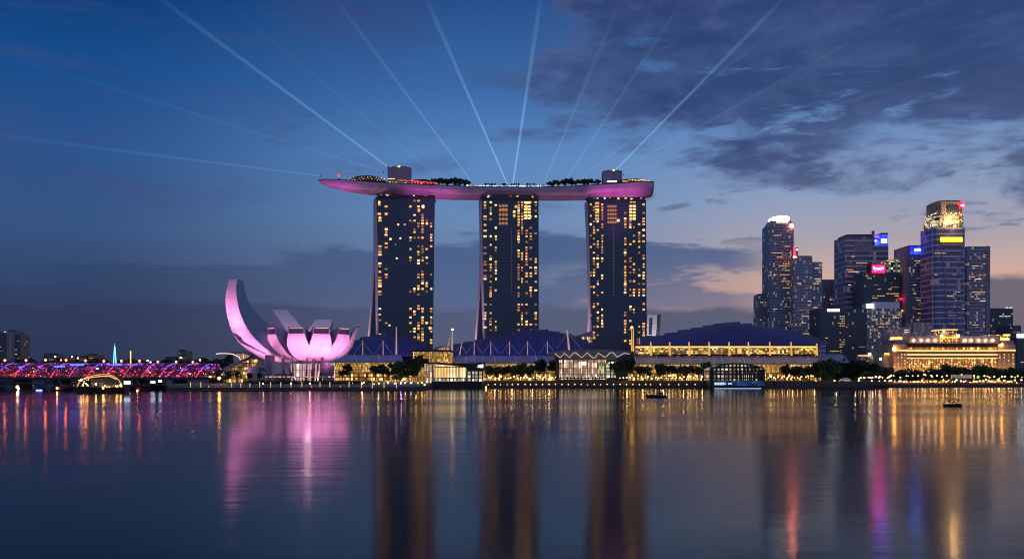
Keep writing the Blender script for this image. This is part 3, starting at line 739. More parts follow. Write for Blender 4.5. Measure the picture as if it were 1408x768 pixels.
def hall(label, x0, x1, ytop, yaw, xa0, xa1, wallm, arc=True, gal=None):
    D = 790
    t = thing('shopping_hall', label, 'hall', (PX((x0+x1)/2, D), D, 1.6), 'long gold lit halls along the waterfront')
    MB().box(PX(x0,D), PX(x1,D), D, D+22, 1.62, PZ(yaw+.5,D)).build('lit_front', wallm, t)
    # sloping violet awning in panels with ribs between them
    n = max(3, int((xa1-xa0)/27)); cuts = [xa0+(xa1-xa0)*i/n for i in range(n+1)]
    for a, b in zip(cuts[:-1], cuts[1:]):
        A = P(a+3.2, yaw+.3, D-6); B = P(b+3.2, yaw+.3, D-6); C_ = P(b, ytop, D+26); Dd = P(a, ytop, D+26)
        mb = quad_slab(MB(), A+Vector((.15,0,0)), B-Vector((.15,0,0)), C_-Vector((.15,0,0)), Dd+Vector((.15,0,0)), .5); pn = mb.build('awning_panel', 'awning', t)
        MB().tube([Dd+Vector((0,0,.3)), A+Vector((0,0,.3))], .32, 5).build('awning_rib', 'steel_white', pn)
    fl = MB().box(PX(x0,D), PX(x1,D), D-5, D-.01, PZ(513,D), PZ(512.1,D)); fl.build('gallery_floor', 'concrete_dark', t)
    if arc:
        MB().box(PX(x0,D)+.1, PX(x1,D)-.1, D-.6, D-.02, 5.25, PZ(513.3,D)).build('arcade_front', 'lit_gold', t)
        nb = int((x1-x0)/11)
        for i in range(min(nb, 60)):
            x = x0+(x1-x0)*(i+.5)/nb
            MB().box(PX(x,D)-.35, PX(x,D)+.35, D-5, D-4.3, 5.2, PZ(512.2,D)-.6).build('arcade_pillar', 'concrete_dark', t)
    if gal:
        g0, g1, gy0, gy1 = gal; Dg = 816
        MB().box(PX(g0,Dg), PX(g1,Dg), Dg, Dg+6, PZ(gy1,Dg), PZ(gy0,Dg)).build('glazed_gallery', 'lit_band', t)
        MB().box(PX(g0-2,Dg), PX(g1+1,Dg), Dg-4, Dg-.02, PZ(gy1+.2,Dg), PZ(gy1-.9,Dg)).build('gallery_floor', 'concrete_dark', t)
        MB().box(PX(g0-2,Dg), PX(g1+2,Dg), Dg-7, Dg-.02, PZ(gy0+1.2,Dg), PZ(gy0-.9,Dg)).build('gallery_eave', 'steel_dark', t)
        MB().box(PX(g0,Dg), PX(g1,Dg), Dg-1.2, Dg-.5, PZ(gy0+3.1,Dg), PZ(gy0+1.3,Dg)).build('gallery_light_strip', 'strip_gold', t)
    return t
hall('gold lit hall with a violet awning behind the pink museum', 455, 568, 487.4, 497.6, 455, 552, 'lit_gold_fine')
hall('gold lit hall under a violet awning left of the zigzag roofed pavilion', 664, 764, 488.6, 498.4, 622, 764, 'lit_gold_fine')
hall('longest gold lit hall with a bright upper gallery under the largest indigo roof', 868, 1128, 488.8, 499.6, 872, 1140, 'lit_gold_fine', gal=(874, 1122, 474.5, 487.6))
# end wedge of the long awning and the blue glass end of the gallery
bx = thing('glass_end_house', 'small dark glass house with a pale roof at the right end of the longest hall', 'house', (PX(1150,800), 800, 1.6))
MB().box(PX(1124,812), PX(1136,812), 812, 834, 1.6, PZ(473.6,812)).build('glass_block', 'glass_slate', bx)
MB().box(PX(1138,800), PX(1165,800), 800, 830, 1.6, PZ(497,800)).build('wall', 'glass_dark', bx)
quad_slab(MB(), P(1137,498,794), P(1169,498,794), P(1158,486.5,826), P(1136,486.5,826), .5).build('roof', 'awning', bx)
# gold lantern house between the first two roofs
lb = thing('lantern_house', 'gold screened box house with a dark flat roof behind the bright glass pavilion', 'house', (PX(594,770), 770, 1.6))
MB().ext([(PX(566,770),1.6),(PX(619,770),1.6),(PX(619,770),PZ(483.5,770)),(PX(568,770),PZ(483.5,770))], 770, 800).build('screen_wall', 'lit_gold_fine', lb)
MB().ext([(PX(563,768),PZ(483.2,768)),(PX(620,768),PZ(483.6,768)),(PX(620,768),PZ(480.8,768)),(PX(580,768),PZ(480.2,768)),(PX(568,768),PZ(481.2,768))], 767, 806).build('roof', 'steel_dark', lb)
dm = thing('small_vault', 'small pale lit vault beside the tall white mast', 'roof', (PX(609,806), 806, 20))
mb = MB(); ring = [(PX(609+13*math.cos(a),806), PZ(481-6*math.sin(a),806)) for a in [math.pi*k/10 for k in range(11)]]
mb.ext(ring, 806, 824).build('vault_roof', 'awning', dm)
MB().ext([(PX(609+1+8*math.cos(a),805.9), PZ(480.6-3.6*math.sin(a),805.9)) for a in [math.pi*k/10 for k in range(11)]], 805.6, 805.95).build('lit_lunette', 'lit_pink', dm)

# bright glass pavilion on its dark plinth in the water
D = 690
cp = thing('glass_pavilion', 'bright cream lit glass pavilion on a black plinth in the water', 'pavilion', (PX(622,D), D, -1))
MB().box(PX(594,D), PX(664,D), D-6, D+32, -3, PZ(523.6,D)).build('plinth', 'black', cp)
MB().ext([(PX(597,D),PZ(523.55,D)),(PX(640.5,D),PZ(523.55,D)),(PX(640.5,D),PZ(504.4,D)),(PX(597.5,D),PZ(500.3,D))], D, D+24).build('lit_hall', 'lit_cream', cp)
MB().ext([(PX(584,D),PZ(526,D)),(PX(596.6,D),PZ(526,D)),(PX(596.6,D),PZ(501,D)),(PX(583,D),PZ(500,D))], D+3, D+24).build('side_hall', 'lit_pink', cp)
MB().ext([(PX(581,D),PZ(498.9,D)),(PX(640,D),PZ(503.4,D)),(PX(643,D),PZ(503.0,D)),(PX(625,D),PZ(499.3,D)),(PX(600,D),PZ(497.6,D)),(PX(582,D),PZ(498.0,D))], D-4, D+30).build('roof', 'steel_dark', cp)
MB().box(PX(641,D), PX(664,D), D+1, D+22, PZ(523.55,D), PZ(509,D)).build('low_hall', 'lit_white', cp)
MB().ext([(PX(641.6,D),PZ(508.8,D)),(PX(667,D),PZ(508.8,D)),(PX(666.5,D),PZ(497.6,D)),(PX(640,D),PZ(499.6,D))], D-2, D+20).build('upper_block', 'steel_dark', cp)
MB().ext([(PX(656.5,D-2.2),PZ(504.9,D)),(PX(664.5,D-2.2),PZ(505.3,D)),(PX(664.5,D-2.2),PZ(500.4,D)),(PX(657.5,D-2.2),PZ(501.6,D))], D-2.4, D-2.02).build('lit_corner_window', 'strip_white', cp)
for i in range(11):
    x = 598+i*4.2; y1 = 501+i*.37
    MB().box(PX(x,D)-.22, PX(x,D)+.22, D-.9, D-.1, PZ(523.5,D), PZ(y1,D)).build('fin', 'stone_gold', cp)
for k, x in enumerate((586, 594.8, 641.2, 649, 657, 664)):
    MB().box(PX(x,D)-.3, PX(x,D)+.3, D-1.2, D+.9, PZ(523.5,D), PZ(509 if k > 1 else 501,D)).build('pillar', 'stone_mauve', cp)
MB().box(PX(597,D), PX(640,D), D-.5, D-.05, PZ(523.4,D), PZ(518.6,D)).build('bright_floor_band', 'lit_white', cp)
win(cp, PX(583.5,684), 684, PZ(528.5,684), .9, .9, 'bulb_white', .9, name='step_lamp'); win(cp, PX(668.5,684), 684, PZ(532,684), .8, .8, 'bulb_warm', .8, name='step_lamp')

# pavilion with the zigzag lit roof
D = 745
zp = thing('event_pavilion', 'rosy lit event pavilion under a wide roof with a zigzag line of lights', 'pavilion', (PX(808,D), D, 1.6))
def mz(p): return [(PX(x,D), PZ(y,D)) for x, y in p]
MB().ext(mz([(769,521.5),(834,521.5),(834,494.6),(769,494.6)]), D, D+26).build('lit_hall', 'lit_pink', zp)
MB().ext(mz([(835.5,520),(846,520),(846,497.2),(840,496.2),(835.5,500)]), D-1, D+22).build('lit_tower', 'lit_white', zp)
MB().box(PX(767,D), PX(847,D), D-3, D+27, 1.62, PZ(521.6,D)).build('plinth', 'wood', zp)
top = [(752,485.6),(765,482.6),(785,480.9),(808,480.3),(832,480.8),(852,481.9),(869,483)]
bot = [(869,484.4),(856,488),(846,493),(820,493.4),(790,493.6),(769,493.6),(763,488.6),(754,486.4)]
MB().ext(mz(top+bot), D-9, D+34).build('roof', 'concrete', zp)
zz = [(763,485.4),(770,491.4),(776,485.2),(783.5,491.6),(787,486.2),(791,484.2),(800,491.4),(807.5,484.6),(815,491.6),(818.5,491.4),(822.5,485),(831,490.6),(834,489.6),(839,484.4),(843,484.6),(848.5,490.6),(858,485.2),(866,486.4)]
MB().tube([Vector((PX(x,D-9.4), D-9.5, PZ(y,D-9.4))) for x, y in zz], .26, 6).build('zigzag_light', 'strip_rosy', zp)
MB().box(PX(768,D), PX(848,D), D-6, D-5.2, PZ(494.7,D), PZ(493.7,D)).build('eave_beam', 'stone_gold', zp)
for i in range(14):
    x = 770+i*4.7; MB().box(PX(x,D)-.2, PX(x,D)+.2, D-1.0, D-.05, PZ(521.4,D), PZ(494.7,D)).build('mullion', 'stone_gold', zp)
MB().box(PX(768.5,D), PX(834,D), D-.5, D-.06, PZ(521.3,D), PZ(517.6,D)).build('bright_floor_band', 'lit_white', zp)
MB().box(PX(796,D), PX(806,D), D-.6, D-.02, PZ(501.5,D), PZ(497,D)).build('lit_screen', 'strip_white', zp)
for x0, x1 in ((823.6,826.2),(828,830.6)): MB().box(PX(x0,D), PX(x1,D), D-.6, D-.02, PZ(509,D), PZ(503,D)).build('green_display', 'bulb_green', zp)
MB().tube([P(833,522,D-2.5), P(833,502,D-2.5), P(834.5,498,D-2.5), P(838,496,D-2.5), P(849,495.3,D-2.5)], .7, 6).build('portal_frame', 'stone_gold', zp)
MB().box(PX(765,D), PX(768.4,D), D-4, D+20, PZ(521.5,D), PZ(490,D)).build('side_pier', 'concrete_dark', zp)

M['win_cool'] = glow('cool white panel', (.62,.82,1), .95)
# arched glass house on the water at the right
D = 690
gp = thing('arched_glass_house', 'white lit arched glass house with a blue lit base standing in the water', 'pavilion', (PX(1013,D), D, -1))
xs = [976+74*i/12 for i in range(13)]
arch = lambda x: 499.6+8.0*((x-1011)/37)**2 if x < 1011 else 499.6+6.4*((x-1011)/39)**2
MB().ext([(PX(977,D),PZ(523,D)),(PX(1049,D),PZ(523,D))]+[(PX(x,D),PZ(arch(x)+.5,D)) for x in xs[::-1]], D+1, D+24).build('lit_hall', 'lit_pane', gp)
pts = [P(x, arch(x), D) for x in xs]
for dd in (-.6, 24): MB().tube([p+Vector((0,dd,0)) for p in pts], .62, 6).build('arch_beam', 'steel_dark', gp)
for i, x in enumerate([979+5.75*k for k in range(13)]):
    lean = 0 if i < 6 else (i-5)*.55
    MB().tube([P(x, 522.9, D-.4), P(x, 513.6, D-.4), P(x-lean*1.6, arch(max(976,x-lean*1.6))+.3, D-.4)], .62, 5).build('mullion', 'steel_dark', gp)
for y in (505.6, 509.6, 513.6): MB().box(PX(977,D), PX(1049,D), D-.9, D-.5, PZ(y+.55,D), PZ(y-.45,D)).build('transom', 'steel_dark', gp)
for x in (976.5, 1045.5, 1049.6): [MB().box(PX(x,D)-.7, PX(x,D)+.7, D+q, D+q+1.4, -2, PZ(507,D)).build('corner_post', 'steel_dark', gp) for q in (-2, 22.6)]
MB().box(PX(978,D), PX(1050,D), D-3, D+24, -3, PZ(523.05,D)).build('base', 'steel_dark', gp)
M['blue_band'] = lit_wall('blue lit base', (.02,.10,.55), (.06,.22,.9), 4.0, 2.2, .45, .95, .04, .2, base_glow=.25, nsc=.2)
MB().box(PX(980,D), PX(1049.5,D), D-3.3, D-3.02, PZ(529.4,D), PZ(523.4,D)).build('blue_light_band', 'blue_band', gp)
for i in range(9): win(gp, PX(982+i*2.3+(3 if i > 6 else 0),D), D-3.4, PZ(527,D), 1.0 if i < 7 else 1.6, 1.9 if i < 6 else 1.0, 'win_cool', .3, name='white_panel_light')
MB().box(PX(981,D), PX(1045,D), D-3.3, D-3.02, PZ(533.9,D), PZ(533.2,D)).build('waterline_light', 'win_cool', gp)

# leaning white building beyond the rightmost hotel tower
lw = thing('leaning_building', 'small white building with a slanting dark end right of the rightmost tower', 'building', (PX(898,960), 960, 1.6))
MB().ext([(PX(886,960),1.6),(PX(900,960),1.6),(PX(904,960),PZ(433,960)),(PX(890,960),PZ(432.5,960))], 960, 985).build('body', 'panel_white', lw)
MB().ext([(PX(900.4,959),1.6),(PX(902.6,959),1.6),(PX(908.6,959),PZ(431.4,959)),(PX(903.6,959),PZ(433,959))], 958, 986).build('dark_end', 'glass_dark', lw)
MB().ext([(PX(892,959.8),PZ(460,960)),(PX(896.4,959.8),PZ(460,960)),(PX(897.2,959.8),PZ(437,960)),(PX(893.2,959.8),PZ(437,960))], 959.4, 959.95).build('window_strip', 'glass_dark', lw)
spot('leaning_building_floodlight', (PX(900,930), 930, 30), (PX(897,960), 960, 60), 60000, (1,.85,.95), 80, .8)
pr_ = thing('tower_foyer', 'pale low foyer with a slanting roof at the left foot of the rightmost tower', 'building', (PX(806,880), 880, 1.6))
MB().ext([(PX(796,880),1.6),(PX(815,880),1.6),(PX(815,880),PZ(455,880)),(PX(806,880),PZ(457,880)),(PX(795,880),PZ(460.5,880))], 880, 900).build('body', 'stone_mauve', pr_)
MB().box(PX(800,880), PX(814,880), 879.4, 879.95, PZ(470,880), PZ(463,880)).build('lit_window', 'lit_pink', pr_)
wb = thing('low_white_house', 'low pale box house between the rightmost tower and the largest roof', 'house', (PX(890,850), 850, 1.6))
MB().box(PX(879,850), PX(897,850), 850, 870, 1.6, PZ(464,850)).build('body', 'panel_white', wb)
MB().box(PX(878.6,850), PX(880.6,850), 849.4, 849.95, PZ(474,850), PZ(464.2,850)).build('red_edge_light', 'win_orange', wb)

# masts with stays in front of the roofs
def mast(x, y0, y1, D, label, lean=0, r=.30, m='strip_pole', stays=True, lamp=None):
    t = thing('mast', label, 'mast', P(x, y1, D), 'lit masts in front of the stepped roofs')
    a, b = P(x, y1, D), P(x+lean, y0, D)
    MB().tube([a, b], [r*1.25, r*.7], 8).build('pole', m, t)
    if stays:
        w = (y1-y0)*.62*D/F
        for s in (-1, 1): MB().tube([a*.12+b*.88, Vector((a.x+s*w, a.y+2, a.z+1))], .11, 4).build('stay', 'steel_white', t)
    if lamp: MB().ball(tuple(b+Vector((0,0,.5))), .8, 8, 6).build('top_lamp', lamp, t)
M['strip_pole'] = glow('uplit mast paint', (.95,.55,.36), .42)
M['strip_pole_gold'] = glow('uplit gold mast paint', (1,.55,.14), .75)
ML1 = 'slim uplit mast with stays in front of the small indigo roof'
for x in (498.8, 526.8): mast(x, 467.5, 487.5, 808, ML1)
mast(545, 449, 487, 806, 'tall plain mast at the right side of the small indigo roof', r=.6, stays=False)
mast(621.6, 453.5, 489, 800, 'tall white mast with a lamp on top left of the middle indigo roof', r=.7, lamp='bulb_white', stays=False, lean=.4)
mast(614, 464, 484, 802, 'short mast leaning against the tall white mast with the lamp', lean=4.5, r=.4, stays=False)
mast(631.8, 472, 488, 806, 'leaning mast just right of the tall white mast', lean=3, r=.42)
for x in (652, 674.8, 700.6, 725.4, 752.6): mast(x, 468.5, 487.5, 808, 'slim uplit mast with stays in front of the middle indigo roof')
mast(782.6, 453.5, 481, 800, 'tall rosy mast with stays at the right side of the middle indigo roof', lean=-3, r=.75)
for x, lb_ in ((868.6, 'tall gold mast with a bright top, left one of the pair by the rightmost tower'), (870.9, 'tall gold mast, right one of the pair by the rightmost tower')): mast(x, 450.5, 483, 775, lb_, r=.5, m='strip_pole_gold', stays=False, lamp='bulb_warm' if x < 870 else None)
for x in (895.4, 921.4, 948, 975.4, 1003, 1029.6, 1059, 1088.4): mast(x, 469.8, 488.4, 808, 'gold uplit fin mast on the upper gallery of the longest hall', lean=-.7, r=.75, m='strip_pole_gold', stays=False)
mast(1123, 472, 488.4, 808, 'gold uplit end mast where the longest hall meets the dark glass house', r=.9, m='strip_pole_gold', stays=False)
# blue floodlights behind the awnings that colour the roofs
for x in (497, 535, 568, 645, 690, 735, 780): spot('roof_floodlight', (PX(x,786), 786, 27.5), (PX(x,840), 840, 45), 12000, (.16,.08,1), 110, .9)
for x in (900, 950, 1000, 1050, 1100): spot('roof_floodlight', (PX(x,782), 782, 37), (PX(x,845), 845, 54), 9000, (.14,.10,1), 110, .9)

# ================================================================== trees
def crown_mesh(seed, rx, rz, n, leaf, m):
    rnd = random.Random(seed); mb = MB()
    blobs = [(rnd.gauss(0,.42)*rx, rnd.gauss(0,.42)*rx, rz*rnd.uniform(-.55,.6), rnd.uniform(.38,.62)) for _ in range(9)]
    for i in range(n):
        bx_, by_, bz_, br = rnd.choice(blobs)
        d = Vector((rnd.gauss(0,1), rnd.gauss(0,1), rnd.gauss(0,1))).normalized()*(rnd.random()**.4)
        c = Vector((bx_+d.x*br*rx, by_+d.y*br*rx, bz_+d.z*br*rz*.9))
        u = Vector((rnd.gauss(0,1), rnd.gauss(0,1), rnd.gauss(0,1))).normalized(); w = u.orthogonal().normalized(); s = leaf*rnd.uniform(.6,1.4)
        mb.add([c-u*s, c+w*s*.55, c+u*s, c-w*s*.55], [(0,1,2,3)])
    return mb.mesh('crown', m)
def trunk_mesh(seed, h, rx, m='bark'):
    rnd = random.Random(seed); mb = MB()
    mb.tube([(0,0,0),(rnd.uniform(-.2,.2),0,h*.5),(rnd.uniform(-.4,.4),.1,h*1.05)], [.34,.26,.2], 6)
    for k in range(4):
        a = rnd.uniform(0,6.28); mb.tube([(0,0,h*(.6+.1*k)), (math.cos(a)*rx*.5, math.sin(a)*rx*.5, h*1.15+.4*k)], [.16,.06], 4)
    return mb.mesh('trunk', m)
TM = [(crown_mesh(s, 5.2, 4.2, 900, .78, 'leaf' if s % 2 else 'leaf_dark'), trunk_mesh(s, 4.2, 5)) for s in range(6)]
def tree(x, ytop, D, zb, w, label, cat='tree', group='trees along the promenade', name='tree', h=None):
    """w = crown width in photo pixels"""
    cm, tm = random.choice(TM)
    s = w*D/F/10.6; zt = PZ(ytop, D); hh = h or (zt-zb)
    t = thing(name, label, cat, (PX(x, D), D, zb), group)
    crown_h = min(8.6*s*1.3, hh*(.96 if hh < 8 else .9)); sz = crown_h/8.6
    c = bpy.data.objects.new('crown', cm); COL.objects.link(c); c.parent = t; c.location = (0,0,hh-crown_h*.5); c.scale = (s, s, sz); c.rotation_euler = (0,0,random.uniform(0,6.28))
    k = bpy.data.objects.new('trunk', tm); COL.objects.link(k); k.parent = t; k.scale = (s, s, max(.3,(hh-crown_h*.6)/4.2)); k.rotation_euler = (0,0,random.uniform(0,6.28))
    return t
TL = [
 ([(301,507,640,12),(314,509,640,11),(326,509,636,11)], 4.0, 'low dark tree on the terrace left of the pink museum'),
 ([(343,512,634,10),(357,512,634,8)], 4.0, 'small round tree on the terrace in front of the blue entrance block'),
 ([(478,500,770,15),(470,507,772,10)], 4.0, 'round tree in front of the hall behind the pink museum'),
 ([(527,498,740,20),(516,502,742,12)], 1.7, 'round dark tree in front of the small indigo roof'),
 ([(545,497,735,18),(556,494,735,20),(566,492,738,18),(575,488,735,20),(584,492,738,16),(551,506,720,16),(569,503,720,18)], 1.7, 'tall dark tree in the clump left of the bright glass pavilion'),
 ([(672,502,765,16),(684,503,765,14),(697,500,765,16),(706,503,765,14),(717,498,765,20),(730,501,765,16),(741,498,765,16)], 5.2, 'round clipped tree in the row right of the bright glass pavilion'),
 ([(749,492,760,24),(760,496,762,14)], 5.2, 'wide tree with a globe of lights left of the event pavilion'),
 ([(850,496,742,18),(861,493,742,20),(868,498,744,16)], 5.2, 'tall tree at the right end of the event pavilion'),
 ([(880,502,768,14),(891,503,768,14),(908,499,768,20),(917,502,768,14),(928,501,768,16),(941,502,768,15),(952,501,768,14),(962,503,768,14),(972,497,768,15)], 5.2, 'round clipped tree in the row in front of the longest hall'),
 ([(1080,500,772,18),(1092,502,772,18),(1103,504,772,16),(1113,501,772,18),(1127,497,772,22),(1138,493,770,26)], 5.2, 'dark tree in the row right of the arched glass house'),
 ([(1152,496,800,34),(1164,493,805,38),(1178,494,805,36),(1190,497,810,36),(1203,499,815,32),(1213,503,815,26),(1172,503,790,30),(1196,505,795,28)], 1.7, 'broad dark rain tree between the longest hall and the gold lit hotel'),
 ([(1226,508,850,22),(1238,509,850,20),(1251,510,850,22),(1264,508,850,20),(1277,509,850,22),(1292,506,850,22),(1305,500,850,28),(1318,503,850,24),(1330,506,850,22),(1343,504,850,24),(1355,500,850,26),(1368,503,850,24),(1381,506,850,24),(1394,505,850,24),(1406,504,850,22)], 1.7, 'dark tree in the row in front of the gold lit hotel'),
]
for pts_, zb, lab in TL:
    for (x, yt, D, w) in pts_: tree(x, yt, D, zb, w, lab)
for i, (x, yt, w) in enumerate([(594,250.5,6),(598,248,8),(603,247.4,9),(609,249,8),(614,249.2,7),(620,248.4,8),(626,247.6,9),(632,248.4,9),(638,250,8),(644,251.4,6)]):
    D = hullD(x)+6; tree(x, yt-3.4, D, dz_at(x), w*1.15, 'dark tree in the left grove on the roof park', group='trees on the roof park')
for i, (x, yt, w) in enumerate([(757,252,7),(762,250.5,8),(775,250,8),(781,248.2,9),(787,250.2,8),(798,250,7),(804,249,8),(809,248.6,8),(815,249.4,8),(822,250,6),(768,253,6),(792,252,6)]):
    D = hullD(x)+6; tree(x, yt-3.8, D, dz_at(x), w*1.15, 'dark tree in the right grove on the roof park', group='trees on the roof park')
for x in (668, 671, 676, 681, 692, 695, 704, 708, 713, 725, 729, 734):
    D = hullD(x)+5; tree(x, 251.6, D, dz_at(x), 3.6, 'small palm by the roof park pool', group='trees on the roof park')
for x, D in ((520,738),(552,722),(572,728),(585,732),(680,760),(704,760),(732,760),(755,752),(862,736),(884,762),(912,762),(940,762),(966,762),(1090,766),(1120,766),(1150,785),(1176,782),(1200,788)): point('tree_uplight', (PX(x,D-7), D-7, 6.5), 420, (1,.75,.28), .4)
# shrubs between the awnings and the indigo roofs
def shrub_strip(x0, x1, y, D, label, n=40):
    mb = MB(); rnd = random.Random(x0)
    for i in range(n*26):
        c = P(rnd.uniform(x0,x1), y+rnd.uniform(-2.3,1.6)*rnd.random(), D+rnd.uniform(-2,2)); u = Vector((rnd.gauss(0,1),rnd.gauss(0,1),rnd.gauss(0,1))).normalized(); w = u.orthogonal().normalized()
        s = rnd.uniform(.25,.6); mb.add([c-u*s, c+w*s, c+u*s, c-w*s], [(0,1,2,3)])
    o = mb.build('roof_planting', 'leaf'); tag(o, label, 'shrubs', kind='stuff')
shrub_strip(482, 560, 486.6, 818, 'low shrubs at the foot of the small indigo roof')
shrub_strip(630, 768, 487.2, 819, 'low shrubs at the foot of the middle indigo roof', 64)
for x in (505, 520, 640, 664, 690, 714, 738, 760): point('garden_lamp', (PX(x,812), 812, PZ(486.4,812)+.6), 25, (.35,.9,.6), .3)

# ================================================================== lamps along the water
def lamp_proto(name, bulb, h, r, post='steel_dark'):
    t = bpy.data.objects.new(name, None); COL.objects.link(t)
    MB().tube([(0,0,0),(0,0,h)], [.12,.08], 6).build('post', post, t)
    MB().ball((0,0,h+r*.8), r, 7, 5).build('globe', bulb, t)
    return t
def name_ok(o): return o.name.startswith(('promenade_lamp', 'seawall_lamp'))
def place(proto, used, x, y, D, zb, label, cat, group):
    o = proto if not used else copy_tree(proto)
    o.location = (PX(x, D), D, zb); tag(o, label, cat, group); used.append(1)
    if label.find('lamp') >= 0 and name_ok(o): k = random.uniform(.7, 1.12); o.scale = (k, k, k*random.uniform(.85, 1.15))
    return o
pw = lamp_proto('promenade_lamp', 'bulb_warm', 3.0, .42); uw = []
pwh = lamp_proto('promenade_lamp', 'bulb_white', 3.2, .46); uwh = []
psf = lamp_proto('promenade_lamp', 'bulb_soft', 2.8, .40); usf = []
G1 = 'lamps along the waterfront promenade'
def lampseq(xs, y, D, zb, label, jit=.7, pale=.25):
    for x in xs:
        x += random.uniform(-jit, jit)
        if random.random() < pale: place(pwh, uwh, x, y, D, zb, label, 'lamp', G1)
        elif random.random() < .5: place(psf, usf, x, y, D, zb+random.uniform(-.8,.8)*(D > 770), label, 'lamp', G1)
        else: place(pw, uw, x, y, D, zb+random.uniform(-.8,.8)*(D > 770), label, 'lamp', G1)
fr = lambda a, b, n: [a+(b-a)*i/(n-1) for i in range(n)]
lampseq(fr(484,580,14), 0, 640, 1.65, 'warm lamp on the low quay left of the bright glass pavilion', 2)
lampseq(fr(672,764,22), 0, 737, 5.2, 'warm lamp on the terrace between the bright glass pavilion and the event pavilion', 1.2)
lampseq(fr(852,974,26), 0, 737, 5.2, 'warm lamp on the terrace between the event pavilion and the arched glass house', 1.4)
lampseq(fr(1056,1112,13), 0, 738, 5.2, 'warm lamp on the terrace right of the arched glass house', 1.4)
lampseq(fr(1120,1216,12), 0, 755, 1.7, 'lamp on the quay under the broad dark rain trees', 3, .5)
lampseq(fr(1176,1222,14), 0, 790, 4.5, 'white lamp in the bright cluster left of the hotel quay', 2, .85)
lampseq(fr(1222,1408,46), 0, 775, 1.7, 'lamp on the quay in front of the gold lit hotel', 2, .35)
lampseq(fr(1224,1406,34), 0, 800, 5.6, 'lamp behind the quay in front of the gold lit hotel', 3, .3)
# low lamps on the seawall
sl = lamp_proto('seawall_lamp', 'bulb_soft', .5, .34); us = []
for x in fr(746,888,17): place(sl, us, x, 0, 721, 2.0, 'tiny low lamp on the seawall before the event pavilion', 'lamp', 'low lamps on the seawall')
for x in fr(896,968,7): place(sl, us, x+random.uniform(-2,2), 0, 721, 2.0, 'tiny low lamp on the seawall left of the arched glass house', 'lamp', 'low lamps on the seawall')
for x in fr(672,738,9): place(sl, us, x+random.uniform(-1,1), 0, 720, 2.0, 'tiny low lamp on the seawall right of the bright glass pavilion', 'lamp', 'low lamps on the seawall')
# slim glowing posts on the museum terrace
lp = bpy.data.objects.new('light_post', None); COL.objects.link(lp)
MB().box(-.22,.22,-.22,.22,0,4.0).build('light_column', 'strip_gold_post' if False else 'win_yellow', lp); MB().box(-.3,.3,-.3,.3,4.0,4.2).build('cap', 'steel_dark', lp)
ul = []
for x in [262,276,287,318.4,331,343.6,357,372,386,400,415,428.5,440,453.5,468,480,497,512,528,545]:
    o = place(lp, ul, x, 0, 612, 1.65, 'slim glowing post on the terrace edge before the pink museum', 'light post', 'glowing posts on the museum terrace'); 
    o.scale = (1,1,random.choice([.45,.8,1,1,1.1]))
rail = MB()
for (a, b) in ((232,440),(440,580)):
    da = 609 if a < 440 else 611; db = 609 if a < 440 else 624
    rail.tube([Vector((PX(a,da),da,3.0)), Vector((PX(b,db),db,3.0))], .07, 5)
    for i in range(40):
        f = i/39; p = Vector((PX(a,da),da,0)).lerp(Vector((PX(b,db),db,0)), f); rail.tube([p+Vector((0,0,1.6)), p+Vector((0,0,3.0))], .05, 4)
tag(rail.build('railing', 'steel_dark'), 'thin dark railing along the museum quay', 'railing')
# yellow globe lamp and hedge on the museum terrace
yl = lamp_proto('globe_lamp', 'bulb_warm', 3.4, 1.0); place(yl, [], 301.5, 0, 628, 4.0, 'large yellow globe lamp left of the pink museum', 'lamp', None)
hd = MB(); rnd = random.Random(4)
for i in range(3400):
    c = Vector((PX(rnd.uniform(336,512), 633), 633+rnd.uniform(-1.2,1.2), 4.0+2.6*rnd.random())); u = Vector((rnd.gauss(0,1),rnd.gauss(0,1),rnd.gauss(0,1))).normalized(); w = u.orthogonal().normalized(); s = rnd.uniform(.2,.45)
    hd.add([c-u*s, c+w*s, c+u*s, c-w*s], [(0,1,2,3)])
tag(hd.build('hedge', 'leaf_dark'), 'long dark hedge on the terrace in front of the pink museum', 'hedge', kind='stuff')
for x, m, lab in ((551,'violet_bulb','violet lamp on the low quay before the small indigo roof'),(362,'bulb_white','bright white lamp on the quay under the pink museum'),(400,'bulb_salmon','left one of two salmon lamps on the quay under the pink museum'),(426,'bulb_salmon','right one of two salmon lamps on the quay under the pink museum'),(498,'bulb_salmon','single salmon lamp on the quay right of the pink museum')):
    place(lamp_proto('quay_lamp', m, 2.6, .36), [], x, 0, 628 if x > 500 else 614, 1.65, lab, 'lamp', 'coloured lamps on the museum quay')
# tree of lights left of the event pavilion
for i in range(46):
    a = random.uniform(0, 6.28); rr = random.uniform(.55, 1); x = 749+9.5*math.cos(a)*rr; y = 505+8*math.sin(a)*rr
    pass

